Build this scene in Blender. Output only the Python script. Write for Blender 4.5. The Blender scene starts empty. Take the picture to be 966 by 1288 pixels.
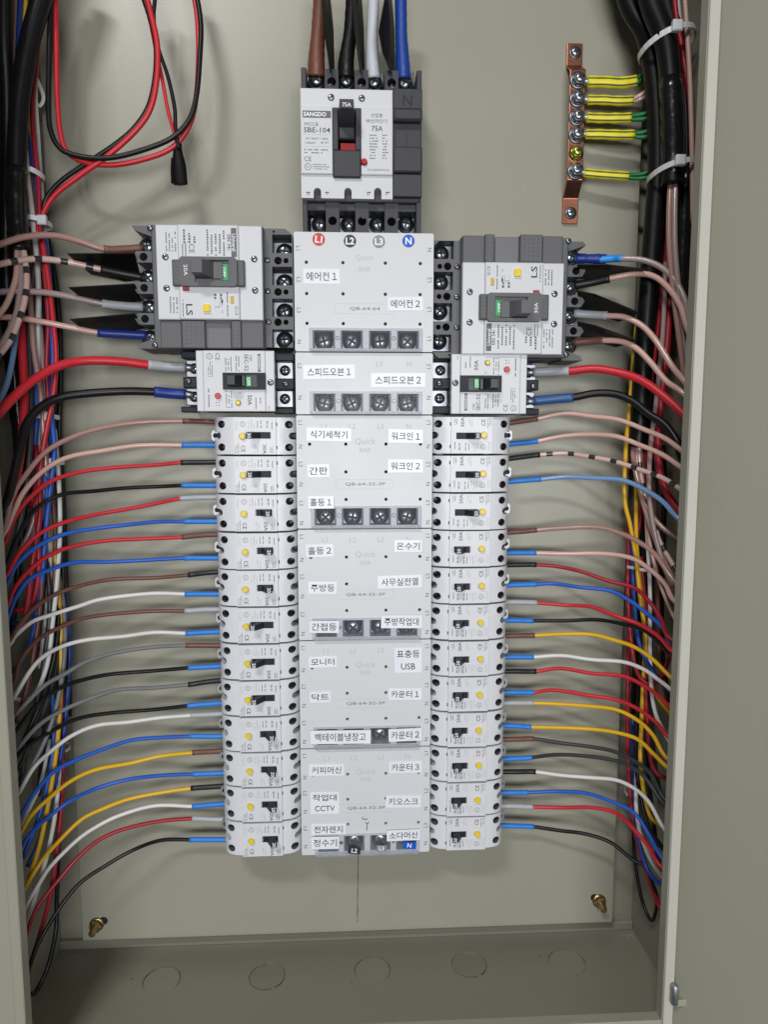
import bpy, bmesh, math, random
from mathutils import Vector, Euler, Matrix
from mathutils import geometry as geo
random.seed(7)
S = bpy.context.scene
COL = S.collection

# ---------------------------------------------------------------- camera, light, exposure
FPX, DCAM = 900.0, 0.66                       # focal length in photo pixels (1288 high), distance to the plate
PITCH = math.atan(99 / FPX)
YAW = math.atan(46 / FPX * math.cos(PITCH))
cam = bpy.data.cameras.new('camera')
camo = bpy.data.objects.new('camera', cam); COL.objects.link(camo)
camo.location = (0, -DCAM, 0)
camo.rotation_euler = (math.pi / 2 - PITCH, 0, -YAW)
cam.sensor_fit = 'VERTICAL'; cam.sensor_height = 36.0
cam.lens = FPX / 1288 * 36.0
cam.clip_start = 0.02; cam.clip_end = 50
S.camera = camo

W = bpy.data.worlds.new('World'); S.world = W; W.use_nodes = True
W.node_tree.nodes['Background'].inputs[0].default_value = (0.93, 0.97, 1.0, 1)
W.node_tree.nodes['Background'].inputs[1].default_value = 0.07

def area(name, loc, target, sx, sy, power, color):
    l = bpy.data.lights.new(name, 'AREA'); l.shape = 'RECTANGLE'; l.size = sx; l.size_y = sy
    l.energy = power; l.color = color
    o = bpy.data.objects.new(name, l); COL.objects.link(o); o.location = loc
    o.rotation_euler = (Vector(target) - Vector(loc)).to_track_quat('-Z', 'Y').to_euler()
    return o
area('ceiling_lamp', (-0.62, -1.75, 1.55), (0, 0, -0.1), 0.5, 0.16, 21, (1.0, 0.99, 0.96))
area('frontal_fill', (0.12, -2.1, -0.02), (0, 0, -0.25), 1.1, 0.5, 26, (0.97, 0.985, 1.0))  # unseen frontal fill added at camera height, brightening the lower half most
S.view_settings.view_transform = 'Standard'; S.view_settings.look = 'None'
S.view_settings.exposure = 0.10; S.view_settings.gamma = 1.0
S.view_settings.use_curve_mapping = False
S.render.engine = 'CYCLES'

# ---------------------------------------------------------------- helpers
RM = Euler(camo.rotation_euler).to_matrix()
def P(px, py, d):
    """photo pixel at d mm above the plate -> world (X, Z) in mm"""
    v = RM @ Vector((px - 483, -(py - 644), -FPX))
    t = (DCAM * 1000 - d) / v.y
    return (v.x * t, v.z * t)
def P3(px, py, d):
    x, z = P(px, py, d); return Vector((x, z, d))
class ZV:
    """a zoomed view of the photo: its pixels to world mm"""
    def __init__(s, x0, y0, k): s.x0, s.y0, s.k = x0, y0, k
    def px(s, zx, zy): return (s.x0 + zx / s.k, s.y0 + zy / s.k)
    def __call__(s, zx, zy, d): return P(*s.px(zx, zy), d)
    def rect(s, a, b, c, e, d):
        p = [s(a, b, d), s(c, b, d), s(c, e, d), s(a, e, d)]
        return ((p[0][0] + p[3][0]) / 2, (p[1][0] + p[2][0]) / 2, (p[2][1] + p[3][1]) / 2, (p[0][1] + p[1][1]) / 2)

def lin(c):
    c = c / 255
    return c / 12.92 if c <= 0.04045 else ((c + 0.055) / 1.055) ** 2.4
def rgb(r, g, b): return (lin(r), lin(g), lin(b), 1)

MATS = {}
def mat(name, col, rough=0.5, metal=0.0, var=0.08, scale=60, bump=0.0, bscale=400, coat=0.0, spec=0.5, aniso=None):
    m = bpy.data.materials.new(name); m.use_nodes = True
    nt = m.node_tree; b = nt.nodes['Principled BSDF']
    b.inputs['Roughness'].default_value = rough; b.inputs['Metallic'].default_value = metal
    b.inputs['Specular IOR Level'].default_value = spec
    b.inputs['Coat Weight'].default_value = coat; b.inputs['Coat Roughness'].default_value = 0.15
    tc = nt.nodes.new('ShaderNodeTexCoord')
    n = nt.nodes.new('ShaderNodeTexNoise'); n.inputs['Scale'].default_value = scale; n.inputs['Detail'].default_value = 5
    nt.links.new(tc.outputs['Object'], n.inputs['Vector'])
    mx = nt.nodes.new('ShaderNodeMix'); mx.data_type = 'RGBA'
    k0, k1 = 1 - var, 1 + var
    mx.inputs['A'].default_value = (col[0] * k0, col[1] * k0, col[2] * k0, 1)
    mx.inputs['B'].default_value = (min(1, col[0] * k1), min(1, col[1] * k1), min(1, col[2] * k1), 1)
    nt.links.new(n.outputs['Fac'], mx.inputs['Factor'])
    nt.links.new(mx.outputs['Result'], b.inputs['Base Color'])
    mr = nt.nodes.new('ShaderNodeMapRange'); mr.inputs['To Min'].default_value = max(0.02, rough - 0.08); mr.inputs['To Max'].default_value = min(1, rough + 0.1)
    nt.links.new(n.outputs['Fac'], mr.inputs['Value']); nt.links.new(mr.outputs['Result'], b.inputs['Roughness'])
    if bump:
        n2 = nt.nodes.new('ShaderNodeTexNoise'); n2.inputs['Scale'].default_value = bscale; n2.inputs['Detail'].default_value = 2
        nt.links.new(tc.outputs['Object'], n2.inputs['Vector'])
        bp = nt.nodes.new('ShaderNodeBump'); bp.inputs['Strength'].default_value = bump; bp.inputs['Distance'].default_value = 0.0004
        nt.links.new(n2.outputs['Fac'], bp.inputs['Height']); nt.links.new(bp.outputs['Normal'], b.inputs['Normal'])
    MATS[name] = m
    return m

# painted steel: orange-peel relief, faint scuffs
def paint(name, col, rough):
    m = mat(name, col, rough, var=0.035, scale=9, bump=0.25, bscale=900)
    nt = m.node_tree; b = nt.nodes['Principled BSDF']
    tc = nt.nodes.new('ShaderNodeTexCoord')
    v = nt.nodes.new('ShaderNodeTexNoise'); v.inputs['Scale'].default_value = 170; v.inputs['Detail'].default_value = 1
    nt.links.new(tc.outputs['Object'], v.inputs['Vector'])
    r = nt.nodes.new('ShaderNodeValToRGB'); r.color_ramp.elements[0].position = 0.80; r.color_ramp.elements[1].position = 0.84
    nt.links.new(v.outputs['Fac'], r.inputs['Fac'])
    src = b.inputs['Base Color'].links[0].from_socket
    mx = nt.nodes.new('ShaderNodeMix'); mx.data_type = 'RGBA'; mx.inputs['B'].default_value = (0.6, 0.6, 0.55, 1)
    mu = nt.nodes.new('ShaderNodeMath'); mu.operation = 'MULTIPLY'; mu.inputs[1].default_value = 0.35
    nt.links.new(r.outputs['Color'], mu.inputs[0]); nt.links.new(mu.outputs[0], mx.inputs['Factor'])
    nt.links.new(src, mx.inputs['A'])
    out = mx.outputs['Result']
    for rot, sc, lo, k, c in ((0.5, (260, 260, 5), 0.70, 0.16, (0.62, 0.62, 0.58, 1)), (-0.9, (4, 300, 240), 0.72, 0.13, (0.62, 0.62, 0.58, 1)), (0.2, (7, 7, 3), 0.60, 0.10, (0.16, 0.155, 0.13, 1))):
        mp = nt.nodes.new('ShaderNodeMapping'); mp.inputs['Rotation'].default_value = (0, rot, 0); mp.inputs['Scale'].default_value = sc
        nz = nt.nodes.new('ShaderNodeTexNoise'); nz.inputs['Scale'].default_value = 1.0; nz.inputs['Detail'].default_value = 3
        nt.links.new(tc.outputs['Object'], mp.inputs['Vector']); nt.links.new(mp.outputs['Vector'], nz.inputs['Vector'])
        rr = nt.nodes.new('ShaderNodeMapRange'); rr.inputs['From Min'].default_value = lo; rr.inputs['From Max'].default_value = lo + 0.12; rr.inputs['To Max'].default_value = k
        nt.links.new(nz.outputs['Fac'], rr.inputs['Value'])
        my = nt.nodes.new('ShaderNodeMix'); my.data_type = 'RGBA'; my.inputs['B'].default_value = c
        nt.links.new(rr.outputs['Result'], my.inputs['Factor']); nt.links.new(out, my.inputs['A']); out = my.outputs['Result']
    nt.links.new(out, b.inputs['Base Color'])
paint('paint', (0.322, 0.313, 0.252), 0.33)
paint('strip_pale', (0.47, 0.465, 0.41), 0.45)
mat('white', (0.63, 0.637, 0.67), 0.38, var=0.02, scale=25, bump=0.08, bscale=1500)
mat('cover', (0.645, 0.65, 0.675), 0.40, var=0.02, scale=25, bump=0.1, bscale=1500)
mat('small_white', (0.68, 0.688, 0.725), 0.36, var=0.02, scale=25, bump=0.08, bscale=1500)
mat('grey', (0.105, 0.105, 0.112), 0.5, var=0.06, scale=40, bump=0.15, bscale=1800)
mat('grey_light', (0.15, 0.15, 0.158), 0.5, var=0.05, scale=40, bump=0.15, bscale=1800)
mat('dark', (0.042, 0.042, 0.050), 0.48, spec=0.4, var=0.08, scale=40, bump=0.12, bscale=1500)
mat('navy', (0.014, 0.016, 0.026), 0.5, spec=0.3, var=0.08, scale=40)
mat('black', (0.010, 0.010, 0.011), 0.4, var=0.1)
mat('hole', (0.006, 0.006, 0.007), 0.7)
mat('barrier', (0.005, 0.005, 0.006), 0.5, spec=0.12, var=0.2, bump=0.3, bscale=120)
mat('steel', (0.36, 0.385, 0.43), 0.34, 1.0, var=0.45, scale=350)
mat('zinc', (0.23, 0.245, 0.275), 0.40, 1.0, var=0.5, scale=350)
mat('zinc_white', (0.40, 0.415, 0.44), 0.45, 0.9, var=0.35, scale=250)
mat('brass', (0.47, 0.36, 0.16), 0.35, 1.0, var=0.25, scale=400)
mat('passivate', (0.55, 0.52, 0.12), 0.3, 1.0, var=0.25, scale=400)
mat('copper', (0.42, 0.175, 0.115), 0.36, 1.0, var=0.14, scale=90, bump=0.1, bscale=700)
mat('ink', (0.045, 0.045, 0.05), 0.6, var=0.1)
mat('ink_soft', (0.13, 0.13, 0.145), 0.6, var=0.1)
mat('ink_faint', (0.52, 0.52, 0.535), 0.6, var=0.05)
mat('ink_white', (0.85, 0.86, 0.88), 0.5, var=0.03)
mat('label', (0.80, 0.825, 0.88), 0.33, var=0.02, scale=40)
mat('green', (0.015, 0.36, 0.10), 0.4, var=0.05)
mat('red_window', (0.28, 0.014, 0.018), 0.3, var=0.06)
mat('dark_red', (0.16, 0.006, 0.014), 0.35, var=0.06)
mat('red_button', (0.52, 0.012, 0.016), 0.32, var=0.05)
mat('yellow_button', (0.80, 0.60, 0.015), 0.32, var=0.04)
mat('amber', (0.60, 0.38, 0.02), 0.35, var=0.08)
mat('disc_red', rgb(196, 62, 42), 0.45, var=0.03)
mat('disc_grey', rgb(140, 138, 142), 0.45, var=0.03)
mat('disc_dark', rgb(45, 45, 50), 0.45, var=0.03)
mat('disc_blue', rgb(0, 86, 200), 0.42, var=0.03)
mat('tape_black', (0.008, 0.008, 0.009), 0.22, bump=1.0, bscale=160, spec=0.5)
mat('tie', (0.74, 0.75, 0.77), 0.4, var=0.05)
mat('pencil', (0.10, 0.10, 0.095), 0.7, var=0.2)
WC = dict(red=(0.56, 0.018, 0.03), dark_red=(0.34, 0.010, 0.024), blue=(0.014, 0.105, 0.52), dark_blue=(0.008, 0.05, 0.30),
          light_blue=(0.03, 0.27, 0.76), black_wire=(0.009, 0.009, 0.010), white_wire=(0.72, 0.71, 0.70), grey_wire=(0.18, 0.185, 0.195),
          light_grey=(0.40, 0.42, 0.45), brown=(0.15, 0.058, 0.043), yellow=(0.76, 0.44, 0.012), charcoal=(0.035, 0.037, 0.042),
          green_wire=(0.006, 0.17, 0.045), yellow_sleeve=(0.80, 0.66, 0.012), tape_blue=(0.012, 0.035, 0.24), navy_sleeve=(0.03, 0.10, 0.28),
          white_tape=(0.56, 0.57, 0.63), rust=(0.17, 0.058, 0.035), cable=(0.006, 0.006, 0.007), green_stripe=(0.006, 0.10, 0.05))
for k, c in WC.items():
    mat(k, c, 0.42 if k not in ('cable', 'black_wire') else 0.36, spec=0.5 if k not in ('cable', 'black_wire') else 0.3, var=0.07, scale=70, bump=0.12, bscale=500)
mat('shrink_blue', (0.025, 0.215, 0.70), 0.5, var=0.05); mat('shrink_brown', (0.17, 0.07, 0.056), 0.5, var=0.05)
mat('shrink_grey', (0.42, 0.44, 0.47), 0.5, var=0.05); mat('shrink_black', (0.014, 0.014, 0.015), 0.45, var=0.05)

def strand(name, ca, cb, dash=None):
    """clear insulation over stranded copper: helical strands read from the tube's UV"""
    m = mat(name, ca, 0.3, var=0.05, coat=0.5)
    nt = m.node_tree; b = nt.nodes['Principled BSDF']
    uv = nt.nodes.new('ShaderNodeUVMap'); sp = nt.nodes.new('ShaderNodeSeparateXYZ'); nt.links.new(uv.outputs['UV'], sp.inputs[0])
    def math_(op, a, bb):
        n = nt.nodes.new('ShaderNodeMath'); n.operation = op
        for i, q in enumerate((a, bb)):
            if q is None: continue
            if isinstance(q, (int, float)): n.inputs[i].default_value = q
            else: nt.links.new(q, n.inputs[i])
        return n.outputs[0]
    ph = math_('ADD', math_('MULTIPLY', sp.outputs['X'], 420.0), math_('MULTIPLY', sp.outputs['Y'], 3.0))
    s = math_('SINE', math_('MULTIPLY', ph, 6.2832), None)
    f = math_('MULTIPLY_ADD', s, 0.5); f.node.inputs[2].default_value = 0.5
    mx = nt.nodes.new('ShaderNodeMix'); mx.data_type = 'RGBA'
    mx.inputs['A'].default_value = (*ca, 1); mx.inputs['B'].default_value = (*cb, 1)
    nt.links.new(f, mx.inputs['Factor']); out = mx.outputs['Result']
    if dash:
        fr = math_('FRACT', math_('MULTIPLY', sp.outputs['X'], 52.0), None)
        ls = math_('LESS_THAN', fr, 0.30)
        my = nt.nodes.new('ShaderNodeMix'); my.data_type = 'RGBA'; my.inputs['B'].default_value = (*dash, 1)
        nt.links.new(ls, my.inputs['Factor']); nt.links.new(out, my.inputs['A']); out = my.outputs['Result']
    nt.links.new(out, b.inputs['Base Color'])
strand('strand_pink', (0.70, 0.45, 0.39), (0.63, 0.385, 0.33))
strand('strand_brown', (0.43, 0.255, 0.22), (0.38, 0.215, 0.18))
strand('strand_grey', (0.40, 0.31, 0.30), (0.35, 0.265, 0.255))
strand('strand_blue', (0.20, 0.36, 0.62), (0.15, 0.29, 0.55))
strand('strand_dash', (0.72, 0.50, 0.45), (0.62, 0.40, 0.35), (0.03, 0.03, 0.034))

def clear_plastic():
    m = bpy.data.materials.new('clear_plastic'); m.use_nodes = True
    nt = m.node_tree; nt.nodes.clear()
    o = nt.nodes.new('ShaderNodeOutputMaterial'); mixs = nt.nodes.new('ShaderNodeMixShader')
    t = nt.nodes.new('ShaderNodeBsdfTransparent'); t.inputs[0].default_value = (0.955, 0.96, 0.97, 1)
    g = nt.nodes.new('ShaderNodeBsdfPrincipled'); g.inputs['Base Color'].default_value = (0.80, 0.81, 0.84, 1); g.inputs['Roughness'].default_value = 0.06
    fr = nt.nodes.new('ShaderNodeFresnel'); fr.inputs['IOR'].default_value = 1.5
    a = nt.nodes.new('ShaderNodeMath'); a.operation = 'ADD'; a.inputs[1].default_value = 0.0
    nt.links.new(fr.outputs[0], a.inputs[0]); nt.links.new(a.outputs[0], mixs.inputs[0])
    nt.links.new(t.outputs[0], mixs.inputs[1]); nt.links.new(g.outputs[0], mixs.inputs[2]); nt.links.new(mixs.outputs[0], o.inputs[0])
    MATS['clear_plastic'] = m
clear_plastic()

ORG = {}
GLYPH = {}
def glyphs(s, bold):
    k = (s, bold)
    if k not in GLYPH:
        c = bpy.data.curves.new('t', 'FONT'); c.body = s; c.size = 1.0; c.resolution_u = 2
        c.align_x = 'LEFT'; c.offset = bold
        o = bpy.data.objects.new('t', c)
        me = o.to_mesh()
        vs = [tuple(v.co[:2]) for v in me.vertices]; fs = [tuple(p.vertices) for p in me.polygons]
        o.to_mesh_clear(); bpy.data.objects.remove(o); bpy.data.curves.remove(c)
        if vs:
            x0 = min(v[0] for v in vs); x1 = max(v[0] for v in vs); y0 = min(v[1] for v in vs); y1 = max(v[1] for v in vs)
            vs = [((x - (x0 + x1) / 2), (y - (y0 + y1) / 2)) for x, y in vs]
            GLYPH[k] = (vs, fs, x1 - x0, y1 - y0)
        else: GLYPH[k] = ([], [], 1, 1)
    return GLYPH[k]

def catmull(pts, n):
    out = []
    p = [2 * pts[0] - pts[1]] + list(pts) + [2 * pts[-1] - pts[-2]]
    for i in range(1, len(p) - 2):
        a, b, c, e = p[i - 1], p[i], p[i + 1], p[i + 2]
        for j in range(n):
            t = j / n
            out.append(0.5 * ((2 * b) + (c - a) * t + (2 * a - 5 * b + 4 * c - e) * t * t + (3 * b - a - 3 * c + e) * t ** 3))
    out.append(pts[-1].copy())
    return out

class MB:
    """collects shapes given in world mm as (X, Z, d above the plate)"""
    def __init__(s): s.v = []; s.f = []; s.m = []; s.sm = []; s.uv = {}; s.names = []
    def mi(s, n):
        if n not in s.names: s.names.append(n)
        return s.names.index(n)
    def add(s, vs, fs, m, smooth=False):
        b = len(s.v); k = s.mi(m); s.v += [tuple(v) for v in vs]
        for f in fs: s.f.append(tuple(i + b for i in f)); s.m.append(k); s.sm.append(smooth)
        return b
    def box(s, x0, x1, z0, z1, d0, d1, m, bev=0.0):
        if bev <= 0:
            vs = [(x0, z0, d0), (x1, z0, d0), (x1, z1, d0), (x0, z1, d0), (x0, z0, d1), (x1, z0, d1), (x1, z1, d1), (x0, z1, d1)]
            fs = [(3, 2, 1, 0), (4, 5, 6, 7), (0, 1, 5, 4), (1, 2, 6, 5), (2, 3, 7, 6), (3, 0, 4, 7)]
        else:
            e = bev
            vs = []
            for (d, i) in ((d0, 0), (d1 - e, 0), (d1, e)):
                c = e * 0.6 if i == 0 else e * 0.6
                a0, a1, b0, b1 = x0 + i, x1 - i, z0 + i, z1 - i
                vs += [(a0 + c, b0, d), (a1 - c, b0, d), (a1, b0 + c, d), (a1, b1 - c, d), (a1 - c, b1, d), (a0 + c, b1, d), (a0, b1 - c, d), (a0, b0 + c, d)]
            fs = [tuple(range(7, -1, -1)), tuple(range(16, 24))]
            for r in (0, 8):
                for i in range(8): j = (i + 1) % 8; fs.append((r + i, r + j, r + 8 + j, r + 8 + i))
        s.add(vs, fs, m)
    def prism(s, loops, d0, d1, m, floors=None, fm='hole', wm=None):
        """outline (loops[0]) with holes (loops[1:]); holes go down to floors[i] or through"""
        flat = [p for l in loops for p in l]
        tri = geo.tessellate_polygon([[Vector((x, z, 0)) for x, z in l] for l in loops])
        s.add([(x, z, d1) for x, z in flat], tri, m)
        for i, l in enumerate(loops):
            n = len(l); dl = d0 if i == 0 else (floors[i - 1] if floors else d0)
            vs = [(x, z, d1) for x, z in l] + [(x, z, dl) for x, z in l]
            s.add(vs, [(k, (k + 1) % n, n + (k + 1) % n, n + k) for k in range(n)], (wm or m))
            if i and floors: s.add([(x, z, dl) for x, z in l], [tuple(range(n))], fm)
    def circle(s, x, z, r, n=14, a0=0): return [(x + r * math.cos(a0 + 2 * math.pi * i / n), z + r * math.sin(a0 + 2 * math.pi * i / n)) for i in range(n)]
    def lathe(s, x, z, prof, m, n=16, smooth=True):
        vs = []; fs = []
        for r, d in prof: vs += [(x + r * math.cos(2 * math.pi * i / n), z + r * math.sin(2 * math.pi * i / n), d) for i in range(n)]
        for k in range(len(prof) - 1):
            for i in range(n): j = (i + 1) % n; fs.append((k * n + i, k * n + j, k * n + n + j, k * n + n + i))
        s.add(vs, fs, m, smooth)
        s.add(vs[-n:], [tuple(range(n))], m)
    def cyl(s, x, z, r, d0, d1, m, n=16): e = min(r * 0.15, 0.5); s.lathe(x, z, [(r, d0), (r, d1 - e), (r - e, d1)], m, n, False)
    def ring(s, x, z, r0, r1, d, m, n=20):
        vs = s.circle(x, z, r0, n) + s.circle(x, z, r1, n)
        s.add([(a, b, d) for a, b in vs], [(i, (i + 1) % n, n + (i + 1) % n, n + i) for i in range(n)], m)
    def screw(s, x, z, r, d0, h=None, m='zinc', ang=0.4, n=16):
        h = h or r * 0.55
        s.lathe(x, z, [(r, d0), (r, d0 + h * 0.30), (r * 0.93, d0 + h * 0.58), (r * 0.78, d0 + h * 0.80), (r * 0.58, d0 + h * 0.94), (r * 0.34, d0 + h), (r * 0.1, d0 + h * 1.02)], m, n)
        for q in range(2):
            a = ang + q * math.pi / 2; c, w = r * 0.60, r * 0.15
            ux, uz = math.cos(a), math.sin(a)
            pts = [(x + ux * i * c - uz * j * w, z + uz * i * c + ux * j * w, d0 + h * 1.03 + 0.06 + 0.02 * q) for i, j in ((-1, -1), (1, -1), (1, 1), (-1, 1))]
            s.add(pts, [(0, 1, 2, 3)], 'hole')
    def tube(s, pts, r, m, seg=10, n=5, caps=True, flat=None):
        """pts: Vector (X, Z, d); r: radius or function of 0..1"""
        c = catmull(pts, n) if n > 1 else list(pts)
        L = [0.0]
        for a, b in zip(c, c[1:]): L.append(L[-1] + (b - a).length)
        T = []
        for i in range(len(c)):
            t = c[min(i + 1, len(c) - 1)] - c[max(i - 1, 0)]
            T.append(t.normalized() if t.length > 1e-9 else Vector((1, 0, 0)))
        ref = Vector((0, 0, 1)) if abs(T[0].z) < 0.9 else Vector((1, 0, 0))
        N = (ref - T[0] * ref.dot(T[0])).normalized()
        base = len(s.v); k = s.mi(m)
        for i, p in enumerate(c):
            N = (N - T[i] * N.dot(T[i])).normalized(); B = T[i].cross(N)
            rr = r(L[i] / max(L[-1], 1e-9)) if callable(r) else r
            ra, rb = (rr, rr) if not flat else (rr * flat[0], rr * flat[1])
            for q in range(seg):
                a = 2 * math.pi * q / seg
                w = p + N * (math.cos(a) * ra) + B * (math.sin(a) * rb)
                s.v.append(tuple(w))
        for i in range(len(c) - 1):
            for q in range(seg):
                j = (q + 1) % seg
                s.uv[len(s.f)] = [(L[i] / 1000, q / seg), (L[i] / 1000, (q + 1) / seg), (L[i + 1] / 1000, (q + 1) / seg), (L[i + 1] / 1000, q / seg)]
                s.f.append((base + i * seg + q, base + i * seg + j, base + i * seg + seg + j, base + i * seg + seg + q)); s.m.append(k); s.sm.append(True)
        if caps:
            s.f.append(tuple(base + q for q in range(seg - 1, -1, -1))); s.m.append(k); s.sm.append(False)
            e = base + (len(c) - 1) * seg
            s.f.append(tuple(e + q for q in range(seg))); s.m.append(k); s.sm.append(False)
    def text(s, t, x, z, d, h=None, w=None, rot=0, m='ink', bold=0.0, shear=0.0):
        vs, fs, gw, gh = glyphs(t, bold)
        if not vs: return
        if h is None: ky = kx = w / gw
        else: ky = h / gh; kx = (w / gw) if w else ky
        a = math.radians(rot); ca, sa = math.cos(a), math.sin(a)
        s.add([(x + (vx * kx + shear * vy * ky) * ca - vy * ky * sa, z + (vx * kx + shear * vy * ky) * sa + vy * ky * ca, d) for vx, vy in vs], fs, m)
    def micro(s, x0, x1, z0, z1, d, n, vert=False, m='ink_soft', fill=0.85):
        """print too small to read: lines of short strokes"""
        rnd = random.Random(int((x0 * 13 + z0 * 7) * 100))
        A0, A1, B0, B1 = (z0, z1, x0, x1) if vert else (x0, x1, z0, z1)
        pt = (B1 - B0) / n
        for i in range(n):
            b = B0 + pt * (i + 0.25); h = pt * 0.45
            a = A0; end = A0 + (A1 - A0) * rnd.uniform(fill - 0.25, 1.0)
            while a < end:
                l = rnd.uniform(0.6, 1.0) * h * 1.1
                if rnd.random() > 0.14:
                    q = [(a, b), (a + l, b), (a + l, b + h * rnd.uniform(0.7, 1)), (a, b + h * rnd.uniform(0.7, 1))]
                    s.add([((v, u, d) if vert else (u, v, d)) for u, v in q], [(0, 1, 2, 3)], m)
                a += l + h * 0.35
    def build(s, name, parent=None, root=None):
        me = bpy.data.meshes.new(name)
        o = ORG.get(root.name if root else None, (0, 0)) if root else (0, 0)
        me.from_pydata([((x - o[0]) / 1000, -d / 1000, (z - o[1]) / 1000) for x, z, d in s.v], [], s.f)
        for n in s.names: me.materials.append(MATS[n])
        me.polygons.foreach_set('material_index', s.m); me.polygons.foreach_set('use_smooth', s.sm)
        if s.uv:
            ul = me.uv_layers.new(name='UVMap')
            for fi, q in s.uv.items():
                st = me.polygons[fi].loop_start
                for j, c in enumerate(q): ul.data[st + j].uv = c
        bm = bmesh.new(); bm.from_mesh(me); bmesh.ops.recalc_face_normals(bm, faces=bm.faces); bm.to_mesh(me); bm.free()
        me.update()
        ob = bpy.data.objects.new(name, me); COL.objects.link(ob)
        if parent: ob.parent = parent
        if name == 'lettering': ob['kind'] = 'stuff'
        return ob

def tag(o, label, cat, group=None, kind=None):
    o['label'] = label; o['category'] = cat
    if group: o['group'] = group
    if kind: o['kind'] = kind
    return o
def thing(name, label, cat, x, z, group=None):
    o = bpy.data.objects.new(name, None); COL.objects.link(o); o.empty_display_size = 0.01
    o.location = (x / 1000, 0, z / 1000); ORG[o.name] = (x, z)
    return tag(o, label, cat, group)
def part(name, fn, root, parent=None):
    mb = MB(); fn(mb)
    return mb.build(name, parent or root, root)
def copy_tree(o, parent=None):
    c = o.copy(); COL.objects.link(c)
    if parent: c.parent = parent
    for ch in list(o.children): copy_tree(ch, c)
    return c

# ---------------------------------------------------------------- cabinet and mounting plate
XL, XR, ZF, ZT = -289.0, 292.5, -511.0, 520.0        # inner walls, floor, top
BACK, LIP = -20.0, 130.0
LL, LR, LB, LT = -251.0, 252.0, -473.0, 482.0        # opening
cab = thing('cabinet', 'beige grey painted steel cabinet shell around the mounting plate', 'cabinet', 0, 0); cab['kind'] = 'structure'
T = 1.6
part('back_wall', lambda m: m.box(XL - T, XR + T, ZF - T, ZT + T, BACK - T, BACK, 'paint'), cab)
part('side_wall', lambda m: m.box(XL - T, XL, ZF - T, ZT + T, BACK + .02, LIP, 'paint'), cab)
part('side_wall', lambda m: m.box(XR, XR + T, ZF - T, ZT + T, BACK + .02, LIP, 'paint'), cab)
part('top_wall', lambda m: m.box(XL + .02, XR - .02, ZT, ZT + T, BACK + .02, LIP, 'paint'), cab)
# floor with five knock-outs; built as its own sheet in (X, depth)
KO = []
for zx, zy, w in ((203, 1233, 47), (336, 1228, 46), (468.5, 1220, 46), (590.5, 1213, 45), (713.5, 1210, 46)):
    v = RM @ Vector((zx - 483, -(zy - 644), -FPX)); t = (ZF / 1000) / v.z
    KO.append((v.x * t * 1000, DCAM * 1000 - v.y * t * 1000, w * 0.5 * t * 1000 * 1.0))
def floor_sheet(m):
    loops = [[(XL, BACK), (XR, BACK), (XR, LIP), (XL, LIP)]]
    for x, d, r in KO: loops.append([(x + r * math.cos(a * math.pi / 14), d + r * math.sin(a * math.pi / 14)) for a in range(28)])
    flat = [p for l in loops for p in l]
    tri = geo.tessellate_polygon([[Vector((x, z, 0)) for x, z in l] for l in loops])
    m.add([(x, ZF, d) for x, d in flat], tri, 'paint')
    for l in loops:
        n = len(l)
        m.add([(x, ZF, d) for x, d in l] + [(x, ZF - T, d) for x, d in l], [(k, (k + 1) % n, n + (k + 1) % n, n + k) for k in range(n)], 'paint')
    m.box(XL, XR, ZF - T - 1, ZF - T, BACK, LIP, 'paint')
fl = part('floor', floor_sheet, cab)
for i, (x, d, r) in enumerate(KO):
    def disc(m):
        q = r - 1.15; n = 28; z1 = ZF - 0.7
        pts = [(x + q * math.cos(2 * math.pi * a / n), d + q * math.sin(2 * math.pi * a / n)) for a in range(n)]
        m.add([(a, z1 + 1.2 * (b - d) / r * (1 if i % 2 else -1) + 0.5 * (a - x) / r, b) for a, b in pts] + [(a, ZF - T - 0.8, b) for a, b in pts], [tuple(range(n))] + [(k, (k + 1) % n, n + (k + 1) % n, n + k) for k in range(n)], 'paint')
        for sg in (-1, 1):      # the two bridges that hold the disc
            a0 = 1.15 + (0 if sg > 0 else math.pi)
            cx, cd = x + math.cos(a0) * r, d + math.sin(a0) * r
            m.box(cx - 2, cx + 2, ZF - 1, ZF + 0.25, cd - 1.5, cd + 1.5, 'paint')
    part('knockout', disc, cab, fl)
# small folded strip along the back of the floor
part('rear_fold', lambda m: (m.box(XL, XR, ZF, ZF + 9, BACK, BACK + 5, 'paint', 0.8),
     [m.box(P(px, 1185, 0)[0] - 2, P(px, 1185, 0)[0] + 2, ZF + 9, ZF + 13, BACK, BACK + 4, 'paint', 0.6) for px in (207, 355, 541, 707)]), cab)
# front frame: flange in from the wall, return forward, front strip, return back
def frame(m):
    G = 11.0; w = 8.0
    for (x0, x1, sx) in ((XL, LL, -1), (LR, XR, 1)):
        m.box(x0, x1, LB - 30, LT + 30, LIP, LIP + 1.4, 'paint')
        e = LL if sx < 0 else LR
        a, b = (e - w, e) if sx < 0 else (e, e + w)
        m.box(a, b, LB - 8, LT + 8, LIP + 1.4, LIP + G, 'paint', 0.7)
    m.box(LL - 30, LR + 30, LB - 38, LB, LIP + 1.6, LIP + 3, 'paint')
    m.box(LL, LR, LB - w, LB, LIP + 3, LIP + G, 'paint', 0.7)
    m.box(LL - 30, LR + 30, LT, LT + 38, LIP + 1.6, LIP + 3, 'paint')
    m.box(LL, LR, LT, LT + w, LIP + 3, LIP + G, 'paint', 0.7)
part('front_frame', frame, cab)
part('edge_strip', lambda m: m.box(LR + 0.6, LR + 8.4, LB - 7, LT + 7, LIP + 11.02, LIP + 12.2, 'strip_pale', 0.5), cab)  # right strip only, in a paler tone than the rest of the frame
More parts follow.
